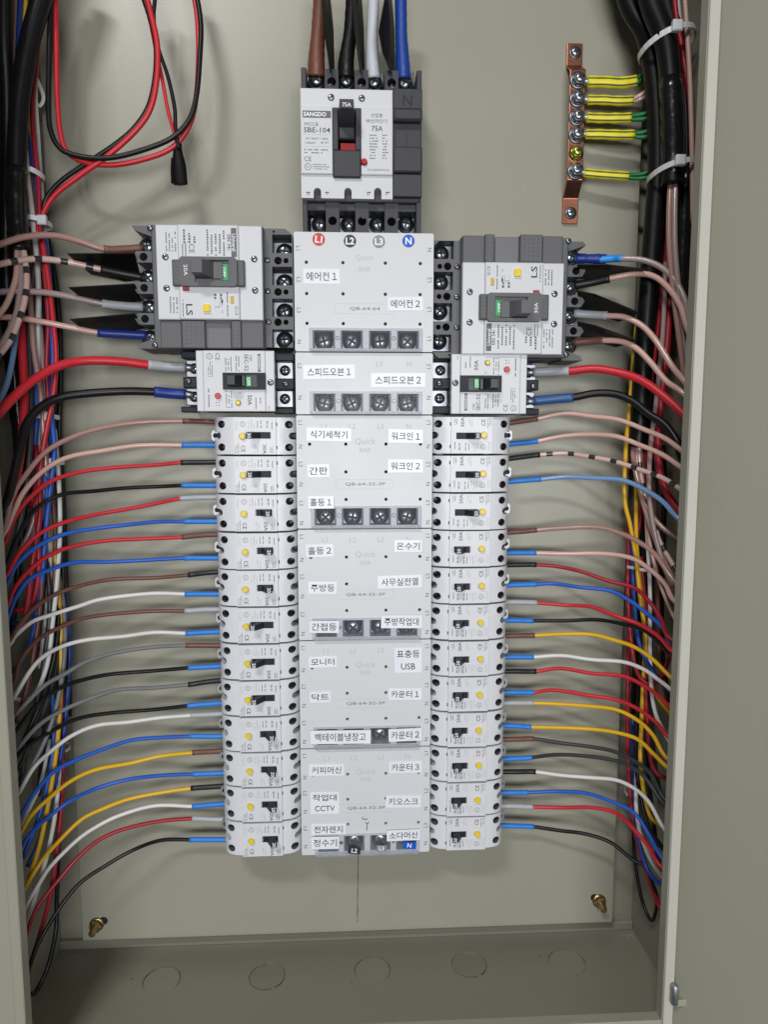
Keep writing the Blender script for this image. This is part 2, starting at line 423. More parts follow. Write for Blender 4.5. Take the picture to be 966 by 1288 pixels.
# open door, hinged beside the right strip
def door(m):
    hx, hd = LR + 12.0, LIP + 2.0
    a = math.radians(55); ca, sa = math.cos(a), math.sin(a); wd = 520.0
    def q(u, t, z): return (hx + u * ca - t * sa, z, hd + u * sa + t * ca)
    z0, z1 = ZF - 6, ZT + 6
    def slab(u0, u1, t0, t1, za, zb):
        vs = [q(u, t, z) for u in (u0, u1) for t in (t0, t1) for z in (za, zb)]
        m.add(vs, [(0, 1, 3, 2), (4, 6, 7, 5), (0, 4, 5, 1), (2, 3, 7, 6), (0, 2, 6, 4), (1, 5, 7, 3)], 'paint')
    slab(0, wd, -1.6, 0, z0, z1)
    slab(wd - 1.6, wd, 0, 18, z0, z1); slab(0, wd, 0, 18, z0, z0 + 1.6); slab(0, wd, 0, 18, z1 - 1.6, z1)
dr = part('door', door, cab)
def hinge(m):
    x, z = P(849, 1252, LIP + 15)
    m.tube([Vector((x, z - 7, LIP + 15)), Vector((x, z + 8, LIP + 15)), Vector((x, z + 9.5, LIP + 15))], lambda t: 3.0 if t < 0.95 else 2.0, 'zinc_white', 14, 1)
    m.box(x - 4, x + 12, z - 13, z - 7.2, LIP - 2, LIP + 12, 'paint', 0.5)
part('hinge_pin', hinge, cab, dr)

PX0, PX1, PZ0, PZ1 = -260.0, 264.5, -490.5, 500.0
plate = thing('mounting_plate', 'flat beige painted steel mounting plate carrying all the breakers', 'plate', 0, 0); plate['kind'] = 'structure'
part('sheet', lambda m: m.box(PX0, PX1, PZ0, PZ1, -2.0, 0.0, 'paint', 0.4), plate)
def pencil(m):
    a = P(450.5, 1068, 0); b = P(449.5, 1160, 0)
    vs = []; n = 24
    for i in range(n + 1):
        t = i / n; x = a[0] + (b[0] - a[0]) * t + math.sin(i * 2.3) * 0.12; z = a[1] + (b[1] - a[1]) * t; w = 0.42 + 0.14 * math.sin(i * 5.1)
        vs += [(x - w, z, 0.12), (x + w, z, 0.12)]
    m.add(vs, [(2 * i, 2 * i + 1, 2 * i + 3, 2 * i + 2) for i in range(n)], 'pencil')
part('pencil_line', pencil, plate)
for (px, py, sx) in ((118, 1169, 1), (757, 1139, -1)):
    x, z = P(px, py, 8)
    def slot(m):
        x2, z2 = (P(130, 1158, 0) if sx > 0 else P(748, 1129, 0))
        dx, dz = x2 - x, z2 - z; L = math.hypot(dx, dz); nx, nz = -dz / L, dx / L; r = 4.0
        pts = [(x + nx * r, z + nz * r), (x - nx * r, z - nz * r)] + [(x2 + r * math.cos(math.atan2(-nz, -nx) + math.pi * k / 8), z2 + r * math.sin(math.atan2(-nz, -nx) + math.pi * k / 8)) for k in range(9)]
        m.add([(a, b, 0.15) for a, b in pts], [tuple(range(len(pts)))], 'hole')
    def nut(m):
        m.lathe(x, z, [(6.8, 0.2), (6.8, 1.6), (4, 1.6)], 'brass', 20)
        m.lathe(x, z, [(5.8, 1.6), (5.8, 6), (5.0, 6.6), (3, 6.6)], 'brass', 6, False)
        m.lathe(x, z, [(3.0, 6.0), (3.0, 15), (2.4, 16)], 'brass', 12)
        for k in range(7): m.lathe(x, z, [(3.0, 7 + k * 1.2), (3.3, 7.4 + k * 1.2), (3.0, 7.8 + k * 1.2)], 'brass', 12)
    part('slot', slot, plate); part('stud_nut', nut, plate)

# ---------------------------------------------------------------- busbar blocks in the middle column
ZA, ZB, ZC = ZV(360, 280, 4.83), ZV(360, 510, 4.295), ZV(360, 790, 4.293)
BX0, BX1, BD = -43.0, 72.0, 52.0
BZ = [164.0, 67.2, 15.4, -81.3, -179.0, -277.0, -377.2]
LR_ = random.Random(5)
def poly_rect(x0, x1, z0, z1): return [(x0, z0), (x1, z0), (x1, z1), (x0, z1)]
def busbar(i, label, marks, title, rows, ghost, left, right, discs=None, lower=None):
    zt, zb = BZ[i] - 0.5, BZ[i + 1] + 0.5
    rt = thing('busbar_block', label, 'busbar block', (BX0 + BX1) / 2, (zt + zb) / 2, 'busbar blocks stacked between the two breaker banks')
    x0, x1 = BX0, BX1
    wells = [(x0 + a, x0 + b) for a, b in ((14.5, 33), (37.8, 56.2), (61.4, 79.8), (84.8, 103.2))]
    def cov(m):
        loops = [[(x0 + 1, zb), (x1 - 1, zb), (x1, zb + 1), (x1, zt - 1), (x1 - 1, zt), (x0 + 1, zt), (x0, zt - 1), (x0, zb + 1)]]
        fl = []
        for a, b in wells: loops.append(poly_rect(a, b, zb + 2.6, zb + 17.2)); fl.append(BD - 17)
        for (hx, hz) in rows: loops.append(m.circle(x0 + hx, zt - hz, 1.45, 10)); fl.append(BD - 9)
        m.prism(loops, 4, BD, 'cover', fl, 'hole', None)
        m.box(x0 + 6.3, x0 + 6.6, zb + 1, zt - 1, BD, BD + 0.25, 'cover')      # moulded edges of the side strips
        m.box(x1 - 6.6, x1 - 6.3, zb + 1, zt - 1, BD, BD + 0.25, 'cover')
    cv = part('cover', cov, rt)
    def wellbox(m):
        for a, b in wells:
            m.box(a + .2, b - .2, zb + 2.8, zb + 9, BD - 16.9, BD - 12, 'zinc')
            m.box(a + .05, a + 1.4, zb + 2.7, zb + 17.1, BD - 16.8, BD - 1.2, 'grey_light'); m.box(b - 1.4, b - .05, zb + 2.7, zb + 17.1, BD - 16.8, BD - 1.2, 'grey_light')
    part('busbar', wellbox, rt)
    for k, (a, b) in enumerate(wells):
        part('terminal_screw', lambda m: (m.lathe((a + b) / 2, zb + 9, [(7.6, BD - 12.6), (7.6, BD - 9.2), (5, BD - 9.2)], 'zinc', 20),
                                          m.screw((a + b) / 2, zb + 9, 6.8, BD - 9.2, 4.6, 'steel', 0.3 + k * 0.7 + i)), rt)
    def window(m):
        m.box(x0 + 11.5, x0 + 106, zb + 0.2, zb + 19.2, BD + 0.3, BD + 1.5, 'clear_plastic')
        m.box(x0 + 13, x0 + 104.5, zb + 0.2, zb + 2.0, BD + 1.5, BD + 4.0, 'clear_plastic')
    wn = part('clear_window', window, rt)
    def rivets(m):
        for u in (35.4, 82.3): m.lathe(x0 + u, zb + 11, [(1.7, BD), (1.7, BD + 0.2), (1.2, BD + 0.28)], 'zinc', 12)
    part('rivet', rivets, rt)
    def prt(m):
        d = BD + 0.12
        for t, f in marks[0]: m.text(t, x0 + 3.4, zt - f, d, 3.3, rot=-90, m='ink_soft')
        for t, f in marks[1]: m.text(t, x1 - 3.4, zt - f, d, 3.3, rot=90, m='ink_soft')
        tx, tz, tw = title
        if tw:
            m.text('QB-64-64' if i == 0 else 'QB-64-32-3P', x0 + tx, zt - tz, d, 3.0, tw, m='ink_soft')
            a, b, c, e = x0 + 33, x0 + 82, zt - tz - 4, zt - tz + 4
            for (p, q, r, s_) in ((a, b, c, c + .2), (a, b, e, e + .2), (a, a + .2, c, e), (b, b + .2, c, e)): m.box(p, q, r, s_, BD - .1, d, 'ink_faint')
        for t, gx, gz, gh in ghost: m.text(t, x0 + gx, zt - gz, d, gh, m='ink_faint')
    part('lettering', prt, rt, cv)
    for zv, (a, b, c, e), lines in left + right:
        r = zv.rect(a, b, c, e, BD)
        hgt = BD + (1.6 if r[2] < zb + 18 else 0.1)
        sk = LR_.uniform(-1.3, 1.3); ck, sn_ = math.cos(math.radians(sk)), math.sin(math.radians(sk)); mx_, mz_ = (r[0] + r[1]) / 2, (r[2] + r[3]) / 2
        def spin(m):
            m.v = [(mx_ + (x - mx_) * ck - (z - mz_) * sn_, mz_ + (x - mx_) * sn_ + (z - mz_) * ck, d + (0.25 if i in LIFT and d > hgt else 0)) for i, (x, z, d) in enumerate(m.v)]
        LIFT = {4 + LR_.randrange(4)}
        nl = part('name_label', lambda m: (m.box(r[0], r[1], r[2], r[3], hgt, hgt + 0.2, 'label'), spin(m)), rt)
        LIFT = set()
        def lt(m):
            n = len(lines); hh = (r[3] - r[2]) / n
            for k, t in enumerate(lines):
                asc = all(ord(ch) < 128 for ch in t)
                w = (r[1] - r[0]) * 0.84
                if n > 1: w *= min(1, len(t) * (0.62 if asc else 1) / max(len(q) * (0.62 if all(ord(ch) < 128 for ch in q) else 1) for q in lines))
                m.text(t, (r[0] + r[1]) / 2, r[3] - hh * (k + 0.5), hgt + 0.42, min(hh * 0.60, 7.8) * (0.85 if asc else 1), w, m='ink', bold=0.006)
            spin(m)
        part('lettering', lt, rt, nl)
    for (zv, cx, cy, mt, t, rr) in (discs or []):
        X, Z = zv(cx, cy, BD)
        dd = part('phase_disc', lambda m: m.cyl(X, Z, rr, BD, BD + 0.25, mt, 28), rt)
        part('lettering', lambda m: m.text(t, X, Z, BD + 0.4, 5.6, m='ink_white', bold=0.03, rot=-6 if t == 'L1' else 0), rt, dd)
    for (zv, cx, cy, w, h, mt, t, ro) in (lower or []):
        X, Z = zv(cx, cy, BD + 2)
        def stk(m):
            a = math.radians(ro); ca, sa = math.cos(a), math.sin(a)
            m.add([(X + u * ca - v * sa, Z + u * sa + v * ca, BD + 4.2) for u, v in ((-w / 2, -h / 2), (w / 2, -h / 2), (w / 2, h / 2), (-w / 2, h / 2))], [(0, 1, 2, 3)], mt)
        dd = part('phase_sticker', stk, rt)
        part('lettering', lambda m: m.text(t, X, Z, BD + 4.35, h * 0.62, m='ink_white', bold=0.02, rot=ro), rt, dd)
    return rt

H4 = [(11, 24), (41.5, 24), (75.6, 24), (105, 24)]
HS = [(11, 24), (41.5, 24), (75.6, 24), (105, 24), (41.5, 47.5), (75.6, 47.5), (41.5, 71), (75.6, 71), (105, 71)]
S6 = [('L1', 6), ('N', 26), ('L2', 41), ('N', 58), ('L3', 74), ('N', 91)]
GH = [('L1', 23, 9, 4.2), ('L2', 47, 9, 4.2), ('L3', 71, 9, 4.2), ('N', 95, 9, 4.2), ('Quick', 58, 22, 6), ('BAR', 58, 29, 3.6)]
busbar(0, 'wide busbar block with four coloured phase discs under the main breaker',
       ([('L1', 13), ('L2', 38), ('L3', 62.5), ('N', 88)], [('N', 13), ('L2', 37), ('L3', 61), ('L1', 85)]),
       (58, 61, 25), [(10, 24), (40, 24), (75, 24), (104, 24), (10, 49), (40, 49), (75, 49), (104, 49), (10, 73), (40, 73), (75, 73), (104, 73)],
       [('Quick', 58, 20, 5), ('BAR', 58, 29, 3.6)],
       [(ZA, (103, 282, 325, 372), ['에어컨１'])], [(ZA, (617, 452, 830, 535), ['에어컨２'])],
       [(ZA, 197, 102, 'disc_red', 'L1', 5.4), (ZA, 387, 112, 'disc_dark', 'L2', 5.4), (ZA, 563, 116, 'disc_grey', 'L3', 5.4), (ZA, 743, 112, 'disc_blue', 'N', 5.4)])
busbar(1, 'short busbar block between the two fifty amp breakers',
       ([('L3', 11), ('N', 37)], [('L3', 11), ('N', 37)]), (0, 0, 0), [], [('L3', 70, 9, 4.2), ('N', 95, 9, 4.2)],
       [(ZA, (103, 865, 417, 950), ['스피드오븐１'])], [(ZA, (515, 915, 845, 1000), ['스피드오븐２'])])
busbar(2, 'tall busbar block directly below the short one', (S6, S6), (58, 58, 34), HS, GH,
       [(ZB, (110, 122, 350, 192), ['식기세척기']), (ZB, (115, 318, 232, 387), ['간판']), (ZB, (118, 487, 256, 556), ['홀등１'])],
       [(ZB, (553, 130, 738, 202), ['워크인１']), (ZB, (550, 292, 738, 362), ['워크인２'])])
busbar(3, 'busbar block with two open terminal screws between labels on its window', (S6, S6), (58, 57, 34), HS, GH,
       [(ZB, (105, 750, 255, 818), ['홀등２']), (ZB, (120, 952, 273, 1018), ['주방등']), (ZB, (124, 1160, 285, 1226), ['간접등'])],
       [(ZB, (585, 727, 733, 792), ['온수기']), (ZB, (495, 918, 732, 987), ['사무실전열']), (ZB, (512, 1130, 733, 1200), ['주방작업대'])])
busbar(4, 'busbar block with a USB label and one terminal screw left uncovered', (S6, S6), (58, 57, 34), HS, GH,
       [(ZC, (122, 152, 272, 212), ['모니터']), (ZC, (128, 342, 240, 402), ['닥트']), (ZC, (130, 548, 456, 620), ['백테이블냉장고'])],
       [(ZC, (585, 105, 732, 240), ['표충등', 'USB']), (ZC, (553, 325, 732, 387), ['카운터１']), (ZC, (552, 538, 732, 606), ['카운터２'])])
busbar(5, 'lowest busbar block with small L2, L3 and N stickers on its window', (S6, S6), (58, 56, 34), HS, GH,
       [(ZC, (123, 735, 312, 797), ['커피머신']), (ZC, (130, 885, 285, 1002), ['작업대', 'CCTV']), (ZC, (135, 1055, 320, 1117), ['전자렌지']), (ZC, (135, 1121, 285, 1187), ['정수기'])],
       [(ZC, (555, 718, 732, 782), ['카운터３']), (ZC, (538, 903, 727, 968), ['키오스크']), (ZC, (542, 1083, 722, 1142), ['소다머신'])],
       None, [(ZC, 368, 1194, 11, 6.6, 'disc_dark', 'L2', -8), (ZC, 514, 1182, 9, 6, 'disc_grey', 'L3', -3), (ZC, 664, 1166, 11.5, 6.6, 'disc_blue', 'N', -8)])
def scrawl(m):
    for pts in ([(412, 1018), (414, 1030), (425, 1032), (440, 1030)], [(427, 1048), (437, 1056), (447, 1046)], [(436, 1054), (436, 1075), (434, 1093)]):
        q = [Vector((*ZC(a, b, BD), BD + 0.2)) for a, b in pts]
        m.tube(q, 0.32, 'ink', 6, 3)
last_block = [o for o in bpy.data.objects if o.name.startswith('busbar_block')][-1]
part('pen_mark', scrawl, last_block)

# ---------------------------------------------------------------- main breaker (four poles)
ZM = ZV(360, 0, 4.293)
CE = lambda m, x, z, d, h, rot: m.text('CE', x, z, d, h, rot=rot, m='ink_soft')
def main_breaker():
    rt = thing('main_breaker', 'large four pole main breaker with white face and red trip button', 'breaker', 13, 220)
    R = lambda a, b, c, e, d: ZM.rect(a, b, c, e, d)
    x0, x1, zb, zt = -35.5, 61.5, 163, 291
    def base(m):
        pole = (x1 - x0) / 4
        zc0, zc1 = 191, 263                               # cover span
        m.box(x0, x1, zc0 - 3, zc1 + 3, 2, 50, 'dark', 0.8)
        m.box(x0, x1, zb, zt, 2, 18, 'dark')
        # barrier posts between the poles at both ends, with their eyelets
        for za, zbb, top in ((zc1 + 3, zt, True), (zb, zc0 - 3, False)):
            for k in range(5):
                cx = x0 + pole * k
                if k in (0, 4):
                    a, b = (cx, cx + 4) if k == 0 else (cx - 4, cx)
                    m.box(a, b, za, zbb + (0 if top else 2), 18, 50, 'dark', 0.6)
                else:
                    m.prism([poly_rect(cx - 5.5, cx + 5.5, za, zbb), m.circle(cx, (za + zbb) / 2 + (3 if top else -2), 3.6, 14)], 18, 48, 'dark', [26], 'hole')
            z_in = zc1 + 3 if top else zc0 - 9
            m.box(x0 + .1, x1 - .1, z_in, z_in + 6, 18, 46, 'dark', 0.5)
    part('base', base, rt)
    X0, X1, _, _ = R(78, 480, 575, 1070, 56)
    _, _, ZB0, ZT0 = R(78, 478, 575, 1070, 56)
    def cover(m):
        z_a = R(78, 578, 575, 940, 58)
        notch = []
        for cx in (168, 333, 494):
            nx, nz = ZM(cx, 1030, 54); notch.append((nx, nz))
        # lower apron with three U notches
        bot = ZB0; out = [(X0, bot)]
        for nx, nz in notch:
            out += [(nx - 3, bot), (nx - 3, nz - 1)] + [(nx + 3 * math.cos(math.pi - k * math.pi / 8), nz - 1 + 3 * math.sin(k * math.pi / 8)) for k in range(1, 8)] + [(nx + 3, nz - 1), (nx + 3, bot)]
        out += [(X1, bot), (X1, z_a[2]), (X0, z_a[2])]
        m.prism([out], 49.9, 55, 'white')
        m.box(X0, X1, z_a[3], ZT0, 49.9, 55.5, 'white', 0.5)
        hr = R(250, 578, 405, 960, 58)
        m.box(X0 + .05, hr[0], z_a[2], z_a[3], 49.9, 57.5, 'white', 0.6)
        m.box(hr[1], X1 - .05, z_a[2], z_a[3], 49.9, 57.5, 'white', 0.6)
    cv = part('cover', cover, rt)
    def recess(m):
        a, b, c, e = R(252, 580, 403, 958, 58)
        m.box(a, b, c, e, 40, 50, 'dark')
        m.box(a, b, c, c + 21, 50, 58.5, 'dark', 1.0); m.box(a, a + 4.3, c + 21, e, 50, 58, 'dark', 0.6); m.box(b - 4.3, b, c + 21, e, 50, 58, 'dark', 0.6)
    part('handle_recess', recess, rt)
    def handle(m):
        a, b, c, e = R(282, 585, 370, 760, 60)
        m.box(a, b, c + 3, e - 12, 50, 56, 'dark', 1)
        # lever, thrown up
        zt2 = e + 0.5
        vs = [(a, zt2 - 13, 52), (b, zt2 - 13, 52), (b, zt2, 52), (a, zt2, 52), (a + 1, zt2 - 7, 76), (b - 1, zt2 - 7, 76), (b - 1, zt2 - 0.5, 76), (a + 1, zt2 - 0.5, 76)]
        m.add(vs, [(4, 5, 6, 7), (0, 1, 5, 4), (1, 2, 6, 5), (2, 3, 7, 6), (3, 0, 4, 7)], 'dark')
    hd = part('handle', handle, rt)
    a, b, c, e = R(282, 585, 370, 610, 62)
    part('lettering', lambda m: m.text('75A', (a + b) / 2, e - 3.3, 76.3, 3.0, m='ink_white', bold=0.01), rt, hd)
    r = R(292, 766, 377, 806, 56)
    part('flag_window', lambda m: m.box(r[0], r[1], r[2], r[3], 50, 53.5, 'red_window', 0.2), rt)
    bx, bz = ZM(424, 877, 57)
    part('trip_button', lambda m: (m.cyl(bx - .6, bz, 3.1, 57.4, 57.7, 'navy', 18), m.cyl(bx - .4, bz, 2.3, 57.6, 60, 'red_button', 18)), rt)
    def neutral(m):
        q = R(577, 490, 735, 1070, 52)
        xa, xb = X1 + 0.4, x1
        zz = [R(577, t, 735, t + 1, 52)[3] for t in (487, 597, 665, 805, 945, 1070)]
        m.box(xa, xb, zz[1], zz[0], 49.9, 55, 'dark', 0.6); m.box(xa, xb, zz[2], zz[1] - .2, 49.9, 57.5, 'dark', 1.5)
        m.box(xa, xb - 3, zz[3], zz[2] - .2, 45, 47, 'dark', 0.5); m.box(xa + 11, xa + 12, zz[3], zz[2] - .2, 47, 51, 'dark')
        m.box(xa, xb, zz[4], zz[3] - .2, 49.9, 58.5, 'dark', 1.2); m.box(xa, xb, zz[5], zz[4] - .2, 49.9, 55.5, 'dark', 0.6)
        X, Z = ZM(655, 543, 55); m.text('N', X, Z, 55.12, 8, m='navy')
    part('neutral_pole_cover', neutral, rt)
    for zx, zy in ((242, 525), (408, 530)):
        X, Z = ZM(zx, zy, 56); part('cover_screw', lambda m: m.screw(X, Z, 2.7, 55.4, 1.6, 'steel', 0.2 + zx), rt)
    for zx, zy in ((240, 462), (405, 465), (572, 467), (255, 1102), (415, 1105), (575, 1108), (415, 1168)):
        X, Z = ZM(zx, zy, 47); part('deck_screw', lambda m: m.screw(X, Z, 2.4, 45, 2.4, 'zinc', 0.9 + zx, 12), rt)
    def terms(zx, zy, up):
        X, Z = ZM(zx, zy, 36)
        part('terminal', lambda m: (m.box(X - 8, X + 8, Z - (2 if up else 9), Z + (10 if up else 6), 18, 30, 'zinc', 0.6), m.lathe(X, Z, [(7, 30), (7, 32), (4, 32)], 'zinc', 18),
                                    m.screw(X, Z, 5.6, 32, 4.5, 'steel', 0.5 + zx)), rt)
    for zx, zy in ((162, 424), (322, 428), (475, 435), (640, 440)): terms(zx, zy, True)
    for zx, zy in ((180, 1205), (338, 1205), (493, 1205), (648, 1205)): terms(zx, zy, False)
    def prt(m):
        d = 57.65
        q = R(88, 598, 241, 636, 57.5); m.box(q[0], q[1], q[2], q[3], 57.4, d, 'ink_soft')
        m.text('SANGDO', (q[0] + q[1]) / 2 - 1.5, (q[2] + q[3]) / 2, d + .12, 3.4, (q[1] - q[0]) * 0.8, m='ink_white', bold=0.03)
        def tx(t, zx, zy, h, w=None, mt='ink_soft', bo=0): X, Z = ZM(zx, zy, 57.5); m.text(t, X, Z, d, h, w, m=mt, bold=bo)
        tx('MCCB', 135, 670, 2.6, 11); tx('SBE-104', 166, 702, 3.9, 21, 'ink', 0.006)
        tx('AC 460V / 14kA', 166, 748, 1.6, 18.5); tx('100AF', 130, 771, 1.6, 8); tx('4P 3T', 207, 771, 1.6, 6.5)
        for zz in (725, 790): q = R(92, zz, 240, zz + 1.6, 57.5); m.box(q[0], q[1], q[2], q[3], 57.4, d, 'ink_faint')
        q = R(98, 800, 238, 832, 57.5); m.micro(q[0], q[1], q[2], q[3], d, 2)
        X, Z = ZM(116, 858, 57.5); CE(m, X, Z, d, 3.6, 0)
        X, Z = ZM(117, 900, 57.5); m.ring(X, Z, 2.3, 2.7, d, 'ink_soft'); m.text('KC', X, Z, d, 1.5, m='ink_soft')
        q = R(143, 882, 240, 918, 57.5); m.micro(q[0], q[1], q[2], q[3], d, 3)
        tx('산업용', 489, 623, 3.1, 9.5); tx('배선차단기', 489, 654, 3.1, 17); tx('75A', 491, 694, 3.9, 9, 'ink', 0.004)
        q = R(450, 722, 492, 862, 57.5); m.micro(q[0], q[1], q[2], q[3], d, 9)
        q = R(520, 722, 548, 862, 57.5); m.micro(q[0], q[1], q[2], q[3], d, 9, fill=0.7)
        tx('상도일렉트릭(주)', 497, 919, 2.0, 18)
        for zx in (118, 220, 446, 547):
            q = R(zx - 11, 1036, zx + 11, 1056, 55); m.box(q[0], q[1], q[3] - 1, q[3], 54.9, 55.15, 'ink_soft'); m.micro(q[0], q[1], q[2], q[3] - 1, 55.15, 1)
    part('lettering', prt, rt, cv)
    def flap(pts):
        def f(m):
            v = [Vector((*ZM(a, b, d), d)) for a, b, d in pts]
            off = Vector((0.9, 0.1, 0.0)); n = len(v)
            m.add([tuple(p) for p in v] + [tuple(p + off) for p in v], [tuple(range(n)), tuple(range(2 * n - 1, n - 1, -1))] + [(i, (i + 1) % n, n + (i + 1) % n, n + i) for i in range(n)], 'barrier')
        part('phase_barrier', f, rt)
    flap([(186, -40, 66), (204, 180, 66), (222, 300, 62), (234, 392, 58), (256, 392, 18), (250, 160, 18), (230, -40, 20)])
    flap([(352, -40, 66), (366, 160, 66), (384, 300, 62), (396, 392, 58), (418, 392, 18), (414, 160, 18), (400, -40, 20)])
    flap([(536, -40, 62), (497, 170, 66), (520, 290, 58), (562, 392, 56), (582, 392, 18), (580, 160, 18), (562, -40, 22)])
main_breaker()

# ---------------------------------------------------------------- four pole earth leakage breakers (one on each side)
ZL = ZV(160, 275, 4.391); ZD = ZV(225, 290, 9.2)
def four_pole():
    rt = thing('four_pole_breaker', 'four pole grey and white breaker marked 20A beside the disc marked busbar block', 'breaker', -107, 120, 'four pole earth leakage breakers')
    R = ZL.rect
    X0, X1, ZB0, ZT0 = R(140, 38, 755, 718, 52)
    zs = [R(0, t, 10, t + 1, 48)[3] for t in (38, 65, 180, 240, 350, 410, 520, 580, 690, 718)]
    def base(m):
        m.box(X0, X1, ZB0, ZT0, 3, 52, 'grey', 0.8)
        # right hand terminal deck: four wells between five walls
        xa, xb = X1 - 2, R(0, 0, 912, 10, 46)[1]
        loops = [[(xa, ZB0 + 2), (xb - 6, ZB0 + 2), (xb, ZB0 + 8), (xb, ZT0 - 5), (xb - 6, ZT0), (xa, ZT0)]]; fl = []
        for (a, b) in ((88, 190), (265, 368), (442, 542), (612, 712)):
            q = R(800, a, 912, b, 46); loops.append(poly_rect(q[0], xb - .8, q[2], q[3])); fl.append(28)
        for zy in (232, 405, 572):
            X, Z = ZL(832, zy, 46); loops.append(m.circle(X, Z, 3.2, 14)); fl.append(22)
            X, Z = ZL(876, zy, 46); loops.append(m.circle(X, Z, 2.2, 12)); fl.append(22)
        X, Z = ZL(808, 72, 46); loops.append(m.circle(X, Z, 1, 8)); fl.append(30)
        m.prism(loops, 3, 46, 'grey', fl, 'hole')
        # left hand fingers
        xl = R(20, 0, 30, 10, 44)[0]
        for k, (a, b) in enumerate(((38, 70), (180, 242), (350, 415), (522, 585), (692, 718))):
            q = R(22 + k * 6, a, 160, b, 44)
            if k in (0, 4):
                if k == 0: out = [(q[0], q[3]), (q[0] + 2, q[2] + 1), (q[0] + 16, q[2] - 4), (X0 + 1, q[2] - 4), (X0 + 1, q[3])]
                else: out = [(q[0], q[3] - 1), (q[0] + 14, q[3] + 4), (X0 + 1, q[3] + 4), (X0 + 1, q[2]), (q[0] + 3, q[2])]
                m.prism([out], 3, 44, 'grey')
            else:
                X, Z = ZL(84 + k * 4, (a + b) / 2, 44)
                m.prism([[(q[0] + 3, q[2]), (X0 + 1, q[2]), (X0 + 1, q[3]), (q[0] + 3, q[3]), (q[0], (q[2] + q[3]) / 2)], m.circle(X, Z, 3.3, 14)], 3, 44, 'grey', [20], 'hole')
        m.box(xl + 8, X0 + 1, ZB0 + 1, ZT0 - 1, 3, 20, 'grey')
    part('base', base, rt)
    A = R(160, 35, 745, 558, 60)
    def cover(m):
        c0 = R(280, 35, 615, 558, 62)
        m.box(A[0], c0[0], A[2], A[3], 51.9, 59.2, 'white', 0.6)
        m.box(c0[0], c0[1], A[2], A[3], 51.9, 61, 'white', 0.8)
        m.box(c0[1], A[1], A[2], A[3], 51.9, 59.2, 'white', 0.6)
    cv = part('cover', cover, rt)
    def neutral(m):
        def b(a, c, h, mt, y0=560, y1=716): q = R(a, y0, c, y1, h); m.box(q[0], q[1], q[2], q[3] - .3, 51.9, h, mt, 0.7); return q
        b(182, 300, 56, 'grey'); b(300, 428, 59, 'grey'); b(428, 574, 53.5, 'grey_light', 572); b(574, 628, 59, 'grey'); b(628, 752, 56, 'grey')
        for zx, n in ((365, 4), (600, 2)):
            for i in range(n):
                for j in range(6):
                    X, Z = ZL(zx - (n - 1) * 13 + i * 26, 575 + j * 23, 59); m.cyl(X, Z, 0.35, 59, 59.3, 'black', 6)
    part('neutral_pole_cover', neutral, rt)
    def esc(m):
        q = R(240, 216, 645, 375, 66); e = R(285, 210, 605, 372, 66)
        m.box(q[0], q[1], q[2] + .8, q[3] - .6, 58.9, 63, 'grey', 1.2)
        r0 = R(372, 228, 562, 350, 66)
        x0, x1, z0, z1 = e
        m.prism([[(x0 + 2, z0), (x1 - 2, z0), (x1, z0 + 2), (x1, z1 - 2), (x1 - 2, z1), (x0 + 2, z1), (x0, z1 - 2), (x0, z0 + 2)], poly_rect(r0[0], r0[1], r0[2], r0[3])], 60, 66.5, 'grey', [61.5], 'grey')
        for i in (-1, 1):
            for j in range(6):
                for k in range(2):
                    X, Z = ZL((262 + k * 10) if i < 0 else (618 + k * 10), 240 + j * 23, 63); m.cyl(X, Z, 0.3, 63, 63.25, 'black', 6)
    part('handle_surround', esc, rt)
    def handle(m):
        q = R(375, 228, 500, 340, 64)
        m.box(q[0] + 6, q[1] + 4, q[2] + 1, q[3] - 1, 61.5, 64.5, 'grey', 0.5)
        x0, x1, z0, z1 = q[0], q[0] + 13, q[2] + 1, q[3] - .5
        vs = [(x0 + 1, z0, 61), (x1 + 3, z0, 61), (x1 + 3, z1, 61), (x0 + 1, z1, 61), (x0, z0 + 2, 79), (x1 - 5, z0 + 2, 79), (x1 - 5, z1 - 2, 79), (x0, z1 - 2, 79)]
        m.add(vs, [(4, 5, 6, 7), (0, 1, 5, 4), (1, 2, 6, 5), (2, 3, 7, 6), (3, 0, 4, 7)], 'grey')
    part('handle', handle, rt)
    g = R(512, 248, 556, 340, 64)
    gf = part('off_flag', lambda m: m.box(g[0], g[1], g[2], g[3], 61.5, 63.5, 'green', 0.2), rt)
    part('lettering', lambda m: m.text('OFF', (g[0] + g[1]) / 2, (g[2] + g[3]) / 2, 63.7, 2.6, 7.5, rot=-90, m='ink_white', bold=0.02), rt, gf)
    y = R(418, 472, 456, 516, 63)
    part('test_button', lambda m: (m.box(y[0] - .5, y[1] + .5, y[2] - .5, y[3] + .5, 60.9, 61.6, 'label'), m.box(y[0], y[1], y[2], y[3], 61.5, 63.5, 'yellow_button', 0.4)), rt)
    q2 = R(306, 372, 342, 400, 61); part('trip_button', lambda m: m.box(q2[0], q2[1], q2[2], q2[3], 60.9, 62, 'dark_red', 0.3), rt)
    q3 = R(570, 428, 588, 468, 61); part('indicator', lambda m: m.box(q3[0], q3[1], q3[2], q3[3], 60.9, 61.8, 'amber', 0.2), rt)
    q4 = R(482, 452, 512, 488, 61)
    part('selector', lambda m: (m.box(q4[0] - 1, q4[1] + .5, q4[2] - 1, q4[3] + 1, 60.9, 61.2, 'cover'), m.box(q4[0], q4[1], q4[2], q4[3], 61, 62.2, 'white', 0.3)), rt)
    for zx, zy in ((208, 210), (215, 383), (700, 222), (705, 395)):
        X, Z = ZL(zx, zy, 60); part('cover_screw', lambda m: m.screw(X, Z, 2.7, 59.1, 1.6, 'steel', zx * .3), rt)
